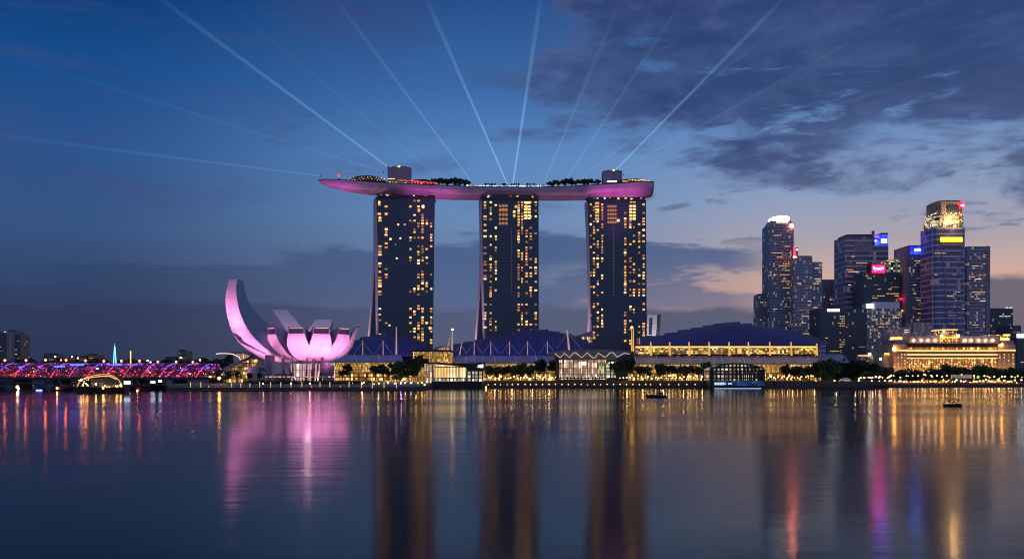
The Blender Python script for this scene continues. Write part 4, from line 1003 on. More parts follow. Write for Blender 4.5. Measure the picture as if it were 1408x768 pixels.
# sweeping curved roof left of the museum
sv = thing('swooping_pavilion', 'low pavilion with a swooping gold lit roof left of the pink museum', 'pavilion', (PX(330,715), 715, 3.9))
D = 715
c0 = lambda u, v: (280+u/10.24, 470+v/10.24)
tp = [c0(*q) for q in ((170,163),(230,140),(340,128),(450,128),(560,130),(650,150))]
bt_ = [c0(*q) for q in ((650,200),(600,228),(520,252),(500,215),(440,180),(380,163),(290,160),(200,172))]
def sm(p): return [(PX(x,D), PZ(y,D)) for x, y in p]
MB().ext(sm(tp+bt_), D, D+16).build('roof', 'stone_mauve', sv)
gl = [c0(*q) for q in ((290,158),(380,160),(440,176),(500,212),(520,250),(600,226),(650,198),(600,172),(480,162))]
MB().ext(sm(gl), D-.5, D-.02).build('lit_soffit', 'lit_pink', sv)
MB().tube([Vector((PX(x,D-.6), D-.7, PZ(y,D-.6))) for x, y in [c0(*q) for q in ((175,165),(230,160),(290,160),(380,163),(440,180),(500,214),(520,250))]], .22, 6).build('edge_light', 'strip_white', sv)
lo_ = [c0(*q) for q in ((240,385),(300,345),(440,285),(560,245),(680,200),(760,190),(760,330),(640,370),(520,400),(420,412),(320,410))]
MB().ext(sm(lo_), D+2, D+20).build('lower_roof', 'stone_mauve', sv)
lg = [c0(*q) for q in ((330,408),(420,345),(560,280),(700,232),(745,240),(745,325),(640,366),(520,398),(420,410))]
MB().ext(sm(lg), D+1.4, D+1.98).build('lit_lattice', 'lit_gold', sv)
MB().box(PX(300,D), PX(366,D), D+3, D+22, 3.9, PZ(511,D)).build('base_wall', 'lit_gold', sv)
MB().box(PX(304,D-4), PX(326,D-4), D-4, D+2, PZ(516,D-4), PZ(512.5,D-4)).build('shop_front', 'lit_pink', sv)

# ================================================================== downtown skyline
def block(mb, x0, x1, yt, D, dep, yb=None, zb=1.6):
    return mb.box(PX(x0,D), PX(x1,D), D, D+dep, PZ(yb,D) if yb else zb, PZ(yt,D))
def office(label, x0, x1, yt, D, dep, m, name='office_tower', cat='office tower', mb=None):
    t = thing(name, label, cat, (PX((x0+x1)/2,D), D, 1.6), 'office towers of the skyline')
    (mb or block(MB(), x0, x1, yt, D, dep)).build('tower_body', m, t)
    return t
def rooms(t, x0, x1, y0, y1, D, n, cols=('win_yellow','win_warm','win_dim','win_pale'), wts=(3,4,5,1), dx=2.2, dy=3.0, w=1.7, h=.9, rows=None):
    """scattered lit offices on a floor grid, often in short runs along one floor"""
    s = D/F; done = 0; seen = set(); 
    ny = int((y1-y0)/dy); nx = int((x1-x0)/dx)
    if nx < 1 or ny < 1: return
    while done < n:
        j = random.choice(rows) if rows and random.random() < .7 else random.randrange(ny)
        i = random.randrange(nx); run = random.choice([1,1,2,3,4,7])
        m = random.choices(cols, wts)[0]
        for k in range(run):
            if i+k < nx and (i+k, j) not in seen and j < ny and done < n:
                seen.add((i+k, j)); done += 1
                win(t, PX(x0+dx*(i+k+.5),D), D-.1, PZ(y0+dy*(j+.5),D), w*s*random.uniform(.75,1.1), h*s*random.uniform(.8,1.2), m)
        if len(seen) >= nx*ny*.9: break
def sign(t, x0, x1, y0, y1, D, m, name='lit_sign', marks=None, mm='neon_white'):
    o = MB().box(PX(x0,D), PX(x1,D), D-.9, D-.1, PZ(y1,D), PZ(y0,D)).build(name, m, t)
    if marks:
        for (a, b, c, d_) in marks: 
            MB().box(PX(x0+(x1-x0)*a,D), PX(x0+(x1-x0)*b,D), D-1.3, D-.92, PZ(y0+(y1-y0)*d_,D), PZ(y0+(y1-y0)*c,D)).build('sign_mark', mm, o)
    return o
D = 1300
t = office('slim dark tower with a rounded white lit crown', 1058.5, 1091.5, 309, D, 40, 'glass_slate')
cx = PX(1075,D); 
def ringbox(x0, x1, y0, y1, D, dep, ch):     # box with chamfered corners
    a, b = PX(x0,D), PX(x1,D); c = ch*D/F
    poly = [(a+c,D),(b-c,D),(b,D+c),(b,D+dep-c),(b-c,D+dep),(a+c,D+dep),(a,D+dep-c),(a,D+c)]
    return MB().prism([(x,y,PZ(y1,D)) for x, y in poly], [(x,y,PZ(y0,D)) for x, y in poly])
mb = MB(); a, b = ringbox(1058.6,1091.4,308.9,309,D,40,3).v[:8], ringbox(1064,1088,300,301,D+3,34,5).v[8:]
mb.prism(a, b).build('crown_slope', 'glass_slate', t)
for k, (x0, x1, y0, y1, m) in enumerate(((1064.4,1087.6,304.2,306.2,'win_pale'),(1064,1087.8,300.6,303.2,'neon_white'),(1064.6,1087.2,297,299.6,'neon_white'))): ringbox(x0,x1,y0,y1,D-.5,36,5).build('crown_light_ring', m, t)
ringbox(1065,1086.6,303.4,304,D,34,5).build('crown_band', 'steel_dark', t); ringbox(1065,1086.6,299.8,300.4,D,34,5).build('crown_band', 'steel_dark', t)
ringbox(1068,1084,295,296.8,D+2,30,4).build('crown_cap', 'bulb_purple_soft' if 'bulb_purple_soft' in M else 'strip_lilac', t)
MB().ball(P(1089,310,D-1), 2.0, 8, 6).build('corner_beacon', 'bulb_salmon', t)
rooms(t, 1061, 1089, 316, 345, D, 12, w=1.6); rooms(t, 1061, 1089, 346, 400, D, 62, rows=[0,2,5,6,8,10,13,14,16], cols=('win_yellow','win_warm','win_dim'), wts=(5,3,3)); rooms(t, 1060, 1090, 402, 448, D, 18, wts=(1,3,6,1))
t = office('low dark block with a small red roof light left of the white crowned tower', 1043.5, 1061, 403.5, 1330, 30, 'glass_slate')
win(t, PX(1054,1330), 1334, PZ(402.6,1330), 7, 1.4, 'win_orange', 3, name='roof_light'); rooms(t, 1045, 1060, 408, 446, 1330, 14)
D = 1280
t = office('stepped dark tower with a red lit mast on its left roof edge', 1091.5, 1117, 353, D, 36, 'glass_mauve')
block(MB(), 1117.1, 1130.5, 360, D+2, 30).build('side_wing', 'glass_slate', t)
block(MB(), 1093, 1116, 351.5, D+2, 28, 353).build('roof_plant', 'steel_dark', t)
sign(t, 1090.6, 1094.2, 339.5, 352.5, D, 'neon_red', 'red_light_panel'); MB().box(PX(1094.4,D), PX(1097.4,D), D, D+8, PZ(353,D), PZ(340,D)).build('roof_mast', 'stone_mauve', t)
win(t, PX(1096,D), D-.3, PZ(343,D), 1.6, 2.6, 'neon_white', name='mast_lamp'); win(t, PX(1092.5,D), D-.3, PZ(353,D), 4, 1.2, 'bulb_orange', name='mast_lamp')
rooms(t, 1093, 1116, 358, 470, D, 44, wts=(1,3,5,2)); rooms(t, 1118, 1130, 364, 470, D, 26, wts=(2,3,4,2))
t = office('plain grey block in the gap right of the stepped dark tower', 1131, 1151, 384, 1400, 30, 'stone_mauve'); rooms(t, 1132, 1150, 404, 420, 1400, 8, wts=(0,1,3,1))
t = office('narrow mauve block beside the plain grey block', 1150.5, 1163, 383.5, 1380, 30, 'glass_mauve'); rooms(t, 1152, 1162, 390, 422, 1380, 7)
D = 1310
t = office('broad dark tower with a blue lit roof corner and a thin antenna', 1162.5, 1201, 324.5, D, 46, 'glass_band')
ringbox(1164.5,1200,322,324.6,D+2,40,3).build('roof_slab', 'concrete_dark', t)
block(MB(), 1201.1, 1221.5, 337.5, D+3, 40).build('corner_wing', 'glass_band', t)
block(MB(), 1201.6, 1221, 324, D+6, 34, 337.5).build('sign_box', 'steel_dark', t); block(MB(), 1212, 1220.8, 320, D+7, 30, 324).build('roof_box', 'steel_dark', t)
block(MB(), 1199.8, 1202.6, 317, D-1, 4, 337).build('antenna', 'stone_mauve', t)
M['blue_haze_panel'] = lit_wall('blue lit billboard', (.006,.006,.7), (.004,.016,1), 3.4, 3.4, 22.0, .9, .0, .0, base_glow=.15, nsc=.15)
sign(t, 1203, 1220.5, 322.5, 337, D+4.5, 'blue_haze_panel', 'blue_billboard', marks=[(.46,.92,.42,.78)]); win(t, PX(1205.4,D), D+3, PZ(330.6,D), 3, 2, 'neon_white', name='sign_lamp'); win(t, PX(1206,D), D+3, PZ(324.4,D), 6, 1.4, 'neon_red', name='red_lamp')
MB().box(PX(1174,D), PX(1201,D), D-1, D-.1, PZ(344,D), PZ(332,D)).build('blank_panel', 'stone_mauve', t)
rooms(t, 1164, 1200, 336, 420, D, 46, wts=(1,3,6,2)); win(t, PX(1180,D), D-.2, PZ(411,D), 11, 9, 'stone_mauve', name='pale_panel')
D = 1260
t = office('dark tower with a pink lit sign and a mosaic lit glass corner on its roof', 1188.5, 1238, 374, D, 40, 'glass_dark')
block(MB(), 1216.5, 1237.5, 359, D+1, 26, 374).build('glass_corner', 'lit_mosaic', t); block(MB(), 1222, 1236, 356.6, D+3, 20, 359).build('glass_corner_top', 'lit_mosaic', t)
block(MB(), 1199, 1216.3, 362.5, D+4, 20, 374).build('roof_box', 'steel_dark', t)
sign(t, 1199, 1216.4, 364.4, 374.6, D, 'neon_pink', 'pink_sign', marks=[(.10,.16,.22,.58),(.2,.25,.3,.58),(.28,.40,.34,.55),(.44,.5,.38,.68),(.53,.66,.36,.62),(.7,.75,.22,.62),(.78,.9,.3,.5),(.2,.3,.72,.8)])
rooms(t, 1190, 1237, 378, 412, D, 44, cols=('win_yellow','win_warm','win_dim','neon_cyan'), wts=(4,3,4,.5)); MB().ball(P(1239,411,D-2), 1.5, 8, 6).build('red_beacon', 'neon_pink', t); MB().ball(P(1240,427,D-2), 1.4, 8, 6).build('yellow_beacon', 'neon_yellow', t)
D = 1220
t = office('grey office block of many dim lit floors under a pale roof band', 1190.5, 1240, 424, D, 44, 'glass_grey')
block(MB(), 1201, 1237, 415, D+1, 40, 424).build('roof_band', 'panel_white', t); sign(t, 1191.6, 1200.6, 417.6, 423.4, D, 'neon_cyan', 'white_sign'); rooms(t, 1192, 1239, 426, 496, D, 84, dy=4.2, wts=(2,4,9,3), w=1.5, h=.9)
D = 1180
t = office('wide black office block with a white light bar on its roof edge', 1128, 1192, 423.5, D, 44, 'glass_dark')
sign(t, 1137.8, 1154, 424.6, 428, D, 'neon_white', 'light_bar')
rooms(t, 1154, 1163, 430, 478, D, 24, cols=('win_yellow','win_warm','win_pale'), wts=(4,2,2), dx=2.6, dy=3.2); rooms(t, 1132, 1190, 436, 486, D, 16, wts=(1,2,6,0))
D = 1250
t = office('dark blue glass tower with a blue lit sign at its top', 1250, 1283.5, 337, D, 40, 'glass_slate')
block(MB(), 1245, 1249.9, 338.5, D+1, 38).build('side_fin', 'stone_mauve', t)
sign(t, 1252, 1282, 339.6, 349, D, 'blue_haze_panel', 'blue_sign', marks=[(.16,.86,.3,.56),(.72,.8,.18,.3)], mm='neon_cyan'); rooms(t, 1253, 1282, 351, 448, D, 88, rows=[1,2,6,7,10,13,19,20,21,22,24], wts=(4,4,5,1))
D = 1200
t = office('tallest office tower, gold lit crown and a bright yellow bar sign', 1283.5, 1328.5, 312, D, 42, 'glass_band', mb=ringbox(1283.5,1328.5,312,HY+(CH-1.6)*F/D,D,42,4))
ringbox(1284.6,1326.6,303,312,D+2,38,4).build('lit_crown_base', 'lit_crown', t); ringbox(1287.6,1326.6,291.5,303,D+3,36,4).build('lit_crown', 'lit_crown', t); ringbox(1288,1326.2,277,291.5,D+3.2,36,6).build('crown_block', 'stone_gold', t); ringbox(1291,1325,275.2,277,D+4,34,6).build('crown_cap', 'stone_gold', t)
for (x0,x1,y0,y1) in ((1303.5,1319.5,282,291),(1289,1294,283,296)): MB().box(PX(x0,D), PX(x1,D), D+2.2, D+3.1, PZ(y1,D), PZ(y0,D)).build('crown_opening', 'glass_dark', t)
point('crown_light', (PX(1309,D), D-6, PZ(300,D)), 30000, (1,.6,.25), 1.0)
for x, m, w in ((1308,'bulb_warm',9),(1300,'win_bright',5),(1316,'win_bright',6)): win(t, PX(x,D), D+1.6, PZ(306-(x-1300)*.1,D), w, 4, 'win_bright', name='crown_lamp')
sign(t, 1320, 1326.4, 277, 279.4, D+1.5, 'neon_red', 'red_sign'); sign(t, 1320, 1325.6, 281, 284.4, D+1.5, 'neon_pink', 'red_sign', marks=[(.1,.85,.2,.8)])
sign(t, 1293, 1323, 326, 332.4, D, 'neon_yellow', 'yellow_sign', marks=[(.08+.1*i,.14+.1*i,.3,.7) for i in range(9)], mm='neon_gold'); MB().box(PX(1294,D), PX(1322.5,D), D-.6, D-.1, PZ(337.5,D), PZ(333,D)).build('sign_panel', 'stone_gold', t)
for s_ in (0, 1):
    q = [(1293,340),(1297.5,362),(1300,400),(1301.5,455)] if not s_ else [(1323.5,340),(1319,362),(1316.5,400),(1315,455)]
    MB().tube([P(x,y,D-.4) for x, y in q], .5, 5).build('facade_rib', 'stone_mauve', t)
rooms(t, 1285, 1327, 345, 455, D, 26, dy=5.9, wts=(3,3,3,0)); rooms(t, 1303, 1314, 395, 455, D, 14, cols=('win_dim','strip_lilac'), wts=(3,3), dy=5.9)
t = office('mauve framed tower with rows of lit floors right of the tallest tower', 1329.5, 1360, 338.5, 1230, 40, 'glass_mauve'); rooms(t, 1332, 1358, 346, 455, 1230, 72, rows=[1,2,5,6,10,15,18,19,20,21,22], wts=(4,4,5,1)); block(MB(), 1355.5, 1361.5, 338, 1229, 6).build('corner_fin', 'stone_mauve', t)
t = office('low dark block with a few white windows at the right of the skyline', 1361.5, 1393, 423.5, 1240, 40, 'glass_dark'); rooms(t, 1374, 1390, 430, 440, 1240, 8, cols=('win_pale','win_bright'), wts=(3,1)); rooms(t, 1364, 1392, 442, 462, 1240, 6, wts=(0,1,3,0))
for x in (1385.5,1391): win(t, PX(x,1240), 1242, PZ(422.8,1240), 2.6, 1.4, 'win_pale', 3, name='roof_light')
t = office('pale stone grid house behind the left corner of the gold lit hotel', 1222, 1252, 449.5, 1010, 24, 'stone_grid', 'stone_house', 'house'); rooms(t, 1243, 1251, 452, 468, 1010, 7, cols=('win_pale','win_bright'), wts=(1,2), dx=2.4)
t = office('small pale grid house behind the roof of the gold lit hotel', 1257, 1283.5, 443, 1060, 24, 'stone_grid', 'stone_house', 'house')
t = office('low house with a white light bar at the right edge of the skyline', 1398, 1440, 464, 1040, 24, 'glass_dark', 'low_house', 'house'); sign(t, 1398, 1412, 458.6, 464, 1040, 'neon_white', 'light_bar'); rooms(t, 1399, 1438, 466, 500, 1040, 18)
t = office('low dim block between the low dark block and the gold lit hotel roof', 1388, 1404, 447, 1120, 30, 'glass_dark', 'low_house', 'house'); rooms(t, 1389, 1403, 449, 460, 1120, 5)
t = office('dim lit low block behind the broad dark rain trees', 1192, 1224, 487, 1000, 30, 'glass_grey', 'low_house', 'house'); sign(t, 1180, 1193, 487.5, 489.6, 1000, 'win_warm', 'roof_light_bar'); win(t, PX(1195,1000), 998, PZ(486.5,1000), 2.2, 2.2, 'bulb_white', name='roof_lamp')
rooms(t, 1194, 1222, 490, 502, 1000, 22)

# ================================================================== the gold lit classical hotel
D = 930
h = thing('classical_hotel', 'wide gold lit classical stone hotel with a colonnade and corner towers', 'hotel', (PX(1310,D), D, 1.6))
def hb(x0, x1, y0, y1, name, m, d0=0, dep=40, par=None): return MB().box(PX(x0,D), PX(x1,D), D+d0, D+d0+dep, PZ(y1,D) if y1 else 1.6, PZ(y0,D)).build(name, m, par or h)
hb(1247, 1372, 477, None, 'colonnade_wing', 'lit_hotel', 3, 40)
hb(1228, 1246.9, 473, None, 'corner_block', 'stone_gold', 0, 44); hb(1372.1, 1396, 473, None, 'corner_block', 'stone_gold', 0, 44)
hb(1220, 1227.9, 486, None, 'end_wing', 'stone_gold', 6, 30)
for y0, y1, m in ((481.0,482.8,'strip_gold'),(486.4,488.0,'strip_gold'),(491.4,492.4,'strip_gold')): hb(1247, 1372, y0, y1, 'cornice_light', m, .6, 2.38)
for y0, y1 in ((483.0,486.2),(488.2,491.2)): hb(1246.9, 1372.1, y0, y1, 'cornice', 'stone_mauve', .2, 2.78)
for i in range(32): x = 1249+i*3.93; hb(x-.55, x+.55, 492.6, 506, 'column', 'stone_gold', .8, 1.2)
hb(1246, 1374, 471.4, 476.9, 'tiled_roof', 'roof_dark', 1, 40)
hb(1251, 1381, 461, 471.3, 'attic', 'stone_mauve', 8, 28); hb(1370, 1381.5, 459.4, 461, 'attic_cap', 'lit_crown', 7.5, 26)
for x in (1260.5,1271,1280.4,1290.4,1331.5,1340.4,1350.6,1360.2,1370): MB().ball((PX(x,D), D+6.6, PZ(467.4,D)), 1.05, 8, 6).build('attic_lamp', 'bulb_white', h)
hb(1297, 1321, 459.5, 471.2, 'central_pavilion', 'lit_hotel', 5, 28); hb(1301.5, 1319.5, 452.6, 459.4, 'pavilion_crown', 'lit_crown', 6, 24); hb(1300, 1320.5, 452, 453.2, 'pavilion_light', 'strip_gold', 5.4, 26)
hb(1296.6, 1322, 462.6, 464, 'pavilion_light', 'strip_gold', 4.4, .55)
for x in (1297.4, 1320.4): MB().ball((PX(x,D), D+4, PZ(461,D)), 1.2, 8, 6).build('pavilion_lamp', 'bulb_warm', h)
for (x0, x1) in ((1231,1247),(1381,1396)):
    yb = 466.6 if x0 < 1300 else 467.6
    hb(x0+.6, x1-.6, yb, 472.9, 'corner_turret', 'stone_mauve', 2, 30); t2 = yb-4
    MB().tube([(PX((x0+x1)/2,D), D+12, PZ(yb,D)), (PX((x0+x1)/2,D), D+12, PZ(t2,D))], [(x1-x0)*.5*D/F]*2, 18).build('turret_light_ring', 'strip_gold', h)
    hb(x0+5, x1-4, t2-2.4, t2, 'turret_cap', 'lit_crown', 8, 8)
hb(1389, 1395, 458.6, 461, 'turret_light', 'strip_gold', 8, 6)
for x in (1228.4, 1376): MB().ball((PX(x,D), D-2, PZ(479.6 if x < 1300 else 473.5,D)), 1.9 if x < 1300 else 1.3, 8, 6).build('corner_lamp', 'bulb_warm', h)
for k, (x0, x1) in enumerate(((1228,1247),(1372.2,1396))):
    hb(x0, x1, 480.6, 482.2, 'cornice_light', 'strip_gold', -1, .98); hb(x0, x1, 483, 484.6, 'cornice', 'stone_mauve', -1.4, 1.38)
    for i in range(4):
        for j in range(5): win(h, PX(x0+2.6+i*(x1-x0-4)/3.3,D), D-.05, PZ(487+j*4.2,D), 1.1, 2.0, random.choice(['win_dim','win_warm','win_dim','win_orange']))
win(h, PX(1222.6,D), D+5.8, PZ(486,D), 5, 2, 'strip_gold', name='wing_light'); win(h, PX(1213.6,D), D+5, PZ(493,D), 1.6, 2.2, 'bulb_white', name='wing_lamp')
for i in range(40): win(h, PX(1248+i*3.1,D), D+.5, PZ(random.choice([497.5,500.5,503.5]),D), random.uniform(.8,1.6), random.uniform(.8,1.5), random.choice(['win_bright','win_warm','win_bright','win_pale']), name='colonnade_lamp')
for x in (1232,1240,1254,1275,1296,1317,1338,1359,1378,1390): point('facade_uplight', (PX(x,D), D-9, 8), 3600, (1,.48,.14), .6)
kk = thing('kiosk', 'pale flat roofed kiosk among the lamps in front of the hotel', 'kiosk', (PX(1324,790), 790, 1.6))
MB().box(PX(1315.5,790), PX(1332.5,790), 790, 798, 1.62, PZ(519.5,790)).build('wall', 'glass_dark', kk); MB().box(PX(1315,790), PX(1333,790), 786, 800, PZ(519.5,790), PZ(514.6,790)).build('roof', 'panel_white', kk)
gl_ = lamp_proto('globe_lamp', 'bulb_green', 5.5, 1.3); place(gl_, [], 1345, 0, 790, 1.7, 'green globe lamp under the hotel trees', 'lamp', None)
mk = thing('festival_tent', 'white lit tent on the quay under the rain trees', 'tent', (PX(1164,765), 765, 1.6))
MB().ext([(PX(1158,765),1.62),(PX(1171,765),1.62),(PX(1170,765),PZ(521,765)),(PX(1164.5,765),PZ(519,765)),(PX(1159,765),PZ(521,765))], 765, 771).build('canvas', 'panel_white', mk); MB().box(PX(1160,764.8), PX(1169,764.8), 764.6, 764.95, 1.8, PZ(523,765)).build('lit_opening', 'strip_white', mk)

# ================================================================== helix footbridge, road bridge and the far left bank
BD = 640
def bx_(x): return PX(x, BD)
hx = thing('helix_bridge', 'long footbridge wrapped in spiral tubes of purple and red lights', 'bridge', (PX(140,BD), BD, 0))
def strand_mat(name):
    m, t, p = newmat(name)
    g = t.nodes.new('ShaderNodeTexCoord'); x, y, z = sep(g.outputs['Object'])
    f = ((z-8.0)/10.5).max(0).min(1); nn = noise(g.outputs['Object'], .09, 3)
    c = ramp(f+(nn-.5)*.7, [(0,(1,.10,.03)),(.3,(1,.07,.10)),(.55,(.95,.05,.35)),(.78,(.45,.08,.95)),(1,(.30,.16,1))])
    t.links.new(c, p.inputs['Emission Color']); t.links.new((noise(g.outputs['Object'], .35, 2).step(.3,.7)*1.7+.35).v, p.inputs['Emission Strength'])
    p.inputs['Base Color'].default_value = (.12,.05,.12,1)
    return m
def screen_mat(name):
    m, t, p = newmat(name)
    g = t.nodes.new('ShaderNodeTexCoord'); x, y, z = sep(g.outputs['Object'])
    f = ((z-8.0)/10.5).max(0).min(1)
    c = ramp(f+(noise(g.outputs['Object'], .16, 3)-.5)*.9, [(0,(1,.16,.02)),(.35,(1,.09,.05)),(.6,(.7,.05,.28)),(1,(.26,.10,.8))])
    r = white(comb((x/1.1).floor(), (z/.7).floor(), 2.5)); r2 = noise(comb(x*.12, z*.5, 3.0), 1.0, 3).step(.42, .68)
    t.links.new(c, p.inputs['Emission Color']); t.links.new((r*r*r*r2*1.0+.02).v, p.inputs['Emission Strength'])
    p.inputs['Base Color'].default_value = (.02,.012,.025,1)
    return m
M['strand'] = strand_mat('lit spiral tube'); M['strand2'] = glow('dim purple tube', (.42,.06,.55), .34)
yc, zc, rad = BD+6, 13.3, 5.3
x0w, x1w = PX(-60,BD), PX(298,BD); pitch = 50*BD/F
def helix(sgn, ph, r, x0, x1, rt, m, name):
    n = int((x1-x0)/1.4); pts = []
    for i in range(n+1):
        x = x0+(x1-x0)*i/n; a = 2*math.pi*(x-x0)/pitch*sgn+ph
        pts.append((x, yc-r*math.cos(a), zc+r*math.sin(a)-max(0,(x-PX(230,BD)))*.016))
    return MB().tube(pts, rt, 5).build(name, m, hx)
for k in range(2): helix(1, -1.2+math.pi*k, rad, x0w, x1w, .27, 'strand', 'outer_spiral')
for k in range(3): helix(-1, .4+2*math.pi*k/3, rad*.86, x0w, x1w, .10, 'strand2', 'inner_spiral')
MB().box(x0w, x1w, yc-3.2, yc+3.2, 8.4, 8.9).build('deck', 'steel_dark', hx); MB().box(x0w, x1w, yc-3.4, yc+3.4, 7.2, 8.38).build('girder', 'black', hx)
for zz_, m in ((18.55,'strand2'),(9.9,'strand2')): MB().tube([(x0w, yc-1.2, zz_), (PX(230,BD), yc-1.2, zz_), (x1w, yc-1.2, zz_-.9)], .13, 5).build('rail_tube', m, hx)
nh = int((x1w-x0w)/(pitch/4))
for i in range(nh):
    x = x0w+(i+.5)*pitch/4
    MB().tube([(x, yc-(rad*.92)*math.cos(a), zc+rad*.92*math.sin(a)) for a in [2*math.pi*k/14 for k in range(15)]], .10, 4).build('hoop', 'stone_mauve', hx)
# lamps strung on the spiral
led = {m: MB().ball((0,0,0), .34, 6, 4).mesh('string_lamp', m) for m in ('led_orange','led_red','led_blue','led_purple','led_magenta','led_cyan','led_warm')}
M['screen'] = screen_mat('lit mesh screen')
MB().box(x0w, x1w, yc+.6, yc+.75, 9.0, 18.2).build('mesh_screen', 'screen', hx)
rest = MB(); mlist = list(led)
for i in range(250):
    x = x0w+(x1w-x0w)*random.random() if i > 96 else PX(2+i*3.05,BD); f = random.random(); z = 8.9+f*9.6
    m = random.choices(mlist, [6,7,1,1,3,.6,2] if f < .5 else [1.2,2,4,6,2,.8,.3])[0]
    if PX(x*0+0,BD) and i <= 96:
        o = bpy.data.objects.new('string_lamp', led[m]); COL.objects.link(o); o.parent = hx; o.location = Vector((x, yc-rad-random.random()*.3, z))-wloc(hx); s = random.choice([.7,.9,1.1,1.7]); o.scale = (s*random.choice([1,1,2]), s, s)
    else: rest.ball((x, yc+random.uniform(-4,4.5), z), random.choice([.22,.3,.4]), 6, 4, mlist.index(m))
tag(rest.build('deck_lamps', mlist, hx), kind='stuff')
for (x, m, w) in ((154,'bulb_purple',7),(160,'bulb_cyan',5),(182,'bulb_purple',6),(163,'bulb_blue',4),(78,'bulb_blue',4),(101,'bulb_blue',4.6),(85,'bulb_blue',4),(110,'bulb_blue',5)):
    win(hx, PX(x,BD), yc-rad-.4, PZ(501.2 if x > 90 else 503.4,BD), w, 1.0, 'strip_lilac' if m == 'bulb_purple' else 'neon_blue', name='light_panel')
for (xc, x0, x1) in ((90,80,112),(197.5,186,218),(-18,-30,2)):
    pier = MB().tube([P(xc-3,531,BD+4), P(x0,520.5,BD+4)], .3, 6).build('pier_leg', 'stone_mauve', hx); MB().tube([P(xc+3,531,BD+4), P(x1,519.5,BD+4)], .4, 6).build('pier_leg', 'stone_mauve', hx)
    MB().box(PX(xc-15,BD), PX(xc+15,BD), BD, BD+9, -2, 2.2).build('pier_foot', 'black', hx)
RDn = 690
rb = thing('road_bridge', 'dark road bridge running behind the spiral footbridge', 'bridge', (PX(140,RDn), RDn, 0))
MB().box(PX(-80,RDn), PX(300,RDn), RDn, RDn+24, 6.5, 10).build('deck', 'concrete_dark', rb)
for x in (-40, 20, 75, 130, 185, 240, 290): MB().box(PX(x,RDn)-2.5, PX(x,RDn)+2.5, RDn+3, RDn+21, -2, 6.5).build('pier', 'concrete_dark', rb)
carm = MB(); cl = ['bulb_red','bulb_warm','bulb_orange']
sp = bpy.data.objects.new('street_lamp', None); COL.objects.link(sp)
MB().tube([(0,0,0),(0,0,9.6)], [.14,.09], 6).build('post', 'steel_dark', sp); MB().tube([(0,0,9.6),(0,-1.2,9.9)], .07, 5).build('arm', 'steel_dark', sp); MB().ball((0,-1.2,9.8), .85, 8, 6).build('lamp_head', 'halo_orange', sp); MB().ball((0,-1.75,9.8), .42, 8, 6).build('lens', 'bulb_orange', sp)
usp = []
for x, y in ((8,495),(37,495),(64,494.6),(92,494.8),(119,495.4),(144,496),(168,496),(193,496),(218,497),(243,497),(266,497.4),(297,501)):
    o = place(sp, usp, x, 0, RDn+2, 10.0, 'orange street lamp on the road bridge behind the spiral footbridge', 'street lamp', 'orange street lamps on the road bridge'); o.scale = (1,1,(PZ(y,RDn)-10)/9.8)
for i, x in enumerate((22,47,74,100,131,150,176,206,232,254,282)):
    c = thing('car', 'small car with lit lamps on the road bridge', 'car', (PX(x,RDn), RDn+6, 10.0), 'cars on the road bridge')
    MB().ext([(PX(x,RDn)-2.1,10.25),(PX(x,RDn)+2.1,10.25),(PX(x,RDn)+2.0,10.9),(PX(x,RDn)+1.0,11.0),(PX(x,RDn)+.5,11.5),(PX(x,RDn)-1.0,11.5),(PX(x,RDn)-1.6,11.0),(PX(x,RDn)-2.1,10.9)], RDn+5, RDn+6.7).build('body', 'steel_dark', c)
    for s_, m in ((-2.15,'bulb_red'),(2.15,'bulb_warm')): MB().ball((PX(x,RDn)+s_, RDn+5.1, 10.7), .24, 6, 4).build('lamp', m, c)
    for s_ in (-1.3,1.3): MB().tube([(PX(x,RDn)+s_, RDn+4.95, 10.3),(PX(x,RDn)+s_, RDn+5.25, 10.3)], .32, 8).build('wheel', 'black', c)
# low jetty under the footbridge
jt = thing('jetty', 'low dark jetty on two piles under the footbridge at the left edge', 'jetty', (PX(35,610), 610, 0))
MB().ext([(PX(-40,610),PZ(525,610)),(PX(40,610),PZ(525,610)),(PX(55,610),PZ(527.5,610)),(PX(60,610),PZ(532.5,610)),(PX(52,610),PZ(529.5,610)),(PX(40,610),PZ(527.4,610)),(PX(-40,610),PZ(527,610))], 608, 614).build('walkway', 'black', jt)
for x, w in ((24,2.2),(55.5,3.6)): MB().box(PX(x-w,610), PX(x+w,610), 608.5, 613.5, -2, PZ(531,610)).build('pile', 'black', jt)
MB().ball(P(24,531.6,607.8), .9, 8, 6).build('lamp', 'bulb_white', jt); win(jt, PX(25.6,608), 607.6, 1.2, 1.1, 1.4, 'neon_cyan', .4, name='blue_lamp'); win(jt, PX(54,608), 607.8, .4, 4, .5, 'bulb_blue', .3, name='blue_strip_light')
# far bank: blocks, spires, woods
def far(label, x0, x1, yt, D, m, n, name='apartment_block', cat='apartment block'):
    t = thing(name, label, cat, (PX((x0+x1)/2,D), D, 1.6), 'buildings on the far left bank')
    block(MB(), x0, x1, yt, D, 26).build('tower_body', m, t)
    if n: rooms(t, x0+.8, x1-.8, yt+3, 496, D, n, wts=(1,2,4,1), w=1.0, h=.8)
    return t
t = far('tall dark apartment block at the left edge of the photo', -8, 9, 457, 1400, 'glass_dark', 8)
block(MB(), 9.1, 20, 455, 1398, 30).build('lit_core', 'stone_mauve', t); block(MB(), 20.1, 28.4, 459.5, 1400, 26).build('side_wing', 'glass_dark', t); block(MB(), 13, 15.6, 463, 1397, .9, 492).build('core_window_strip', 'stone_gold', t); block(MB(), 11,19,453.4,1402,10,455).build('roof_plant','steel_dark',t)
rooms(t, 21, 28, 464, 494, 1400, 6, wts=(0,1,4,1)); win(t, PX(8.5,1400), 1397, PZ(456,1400), 3, 1.2, 'win_pale', name='roof_lamp')
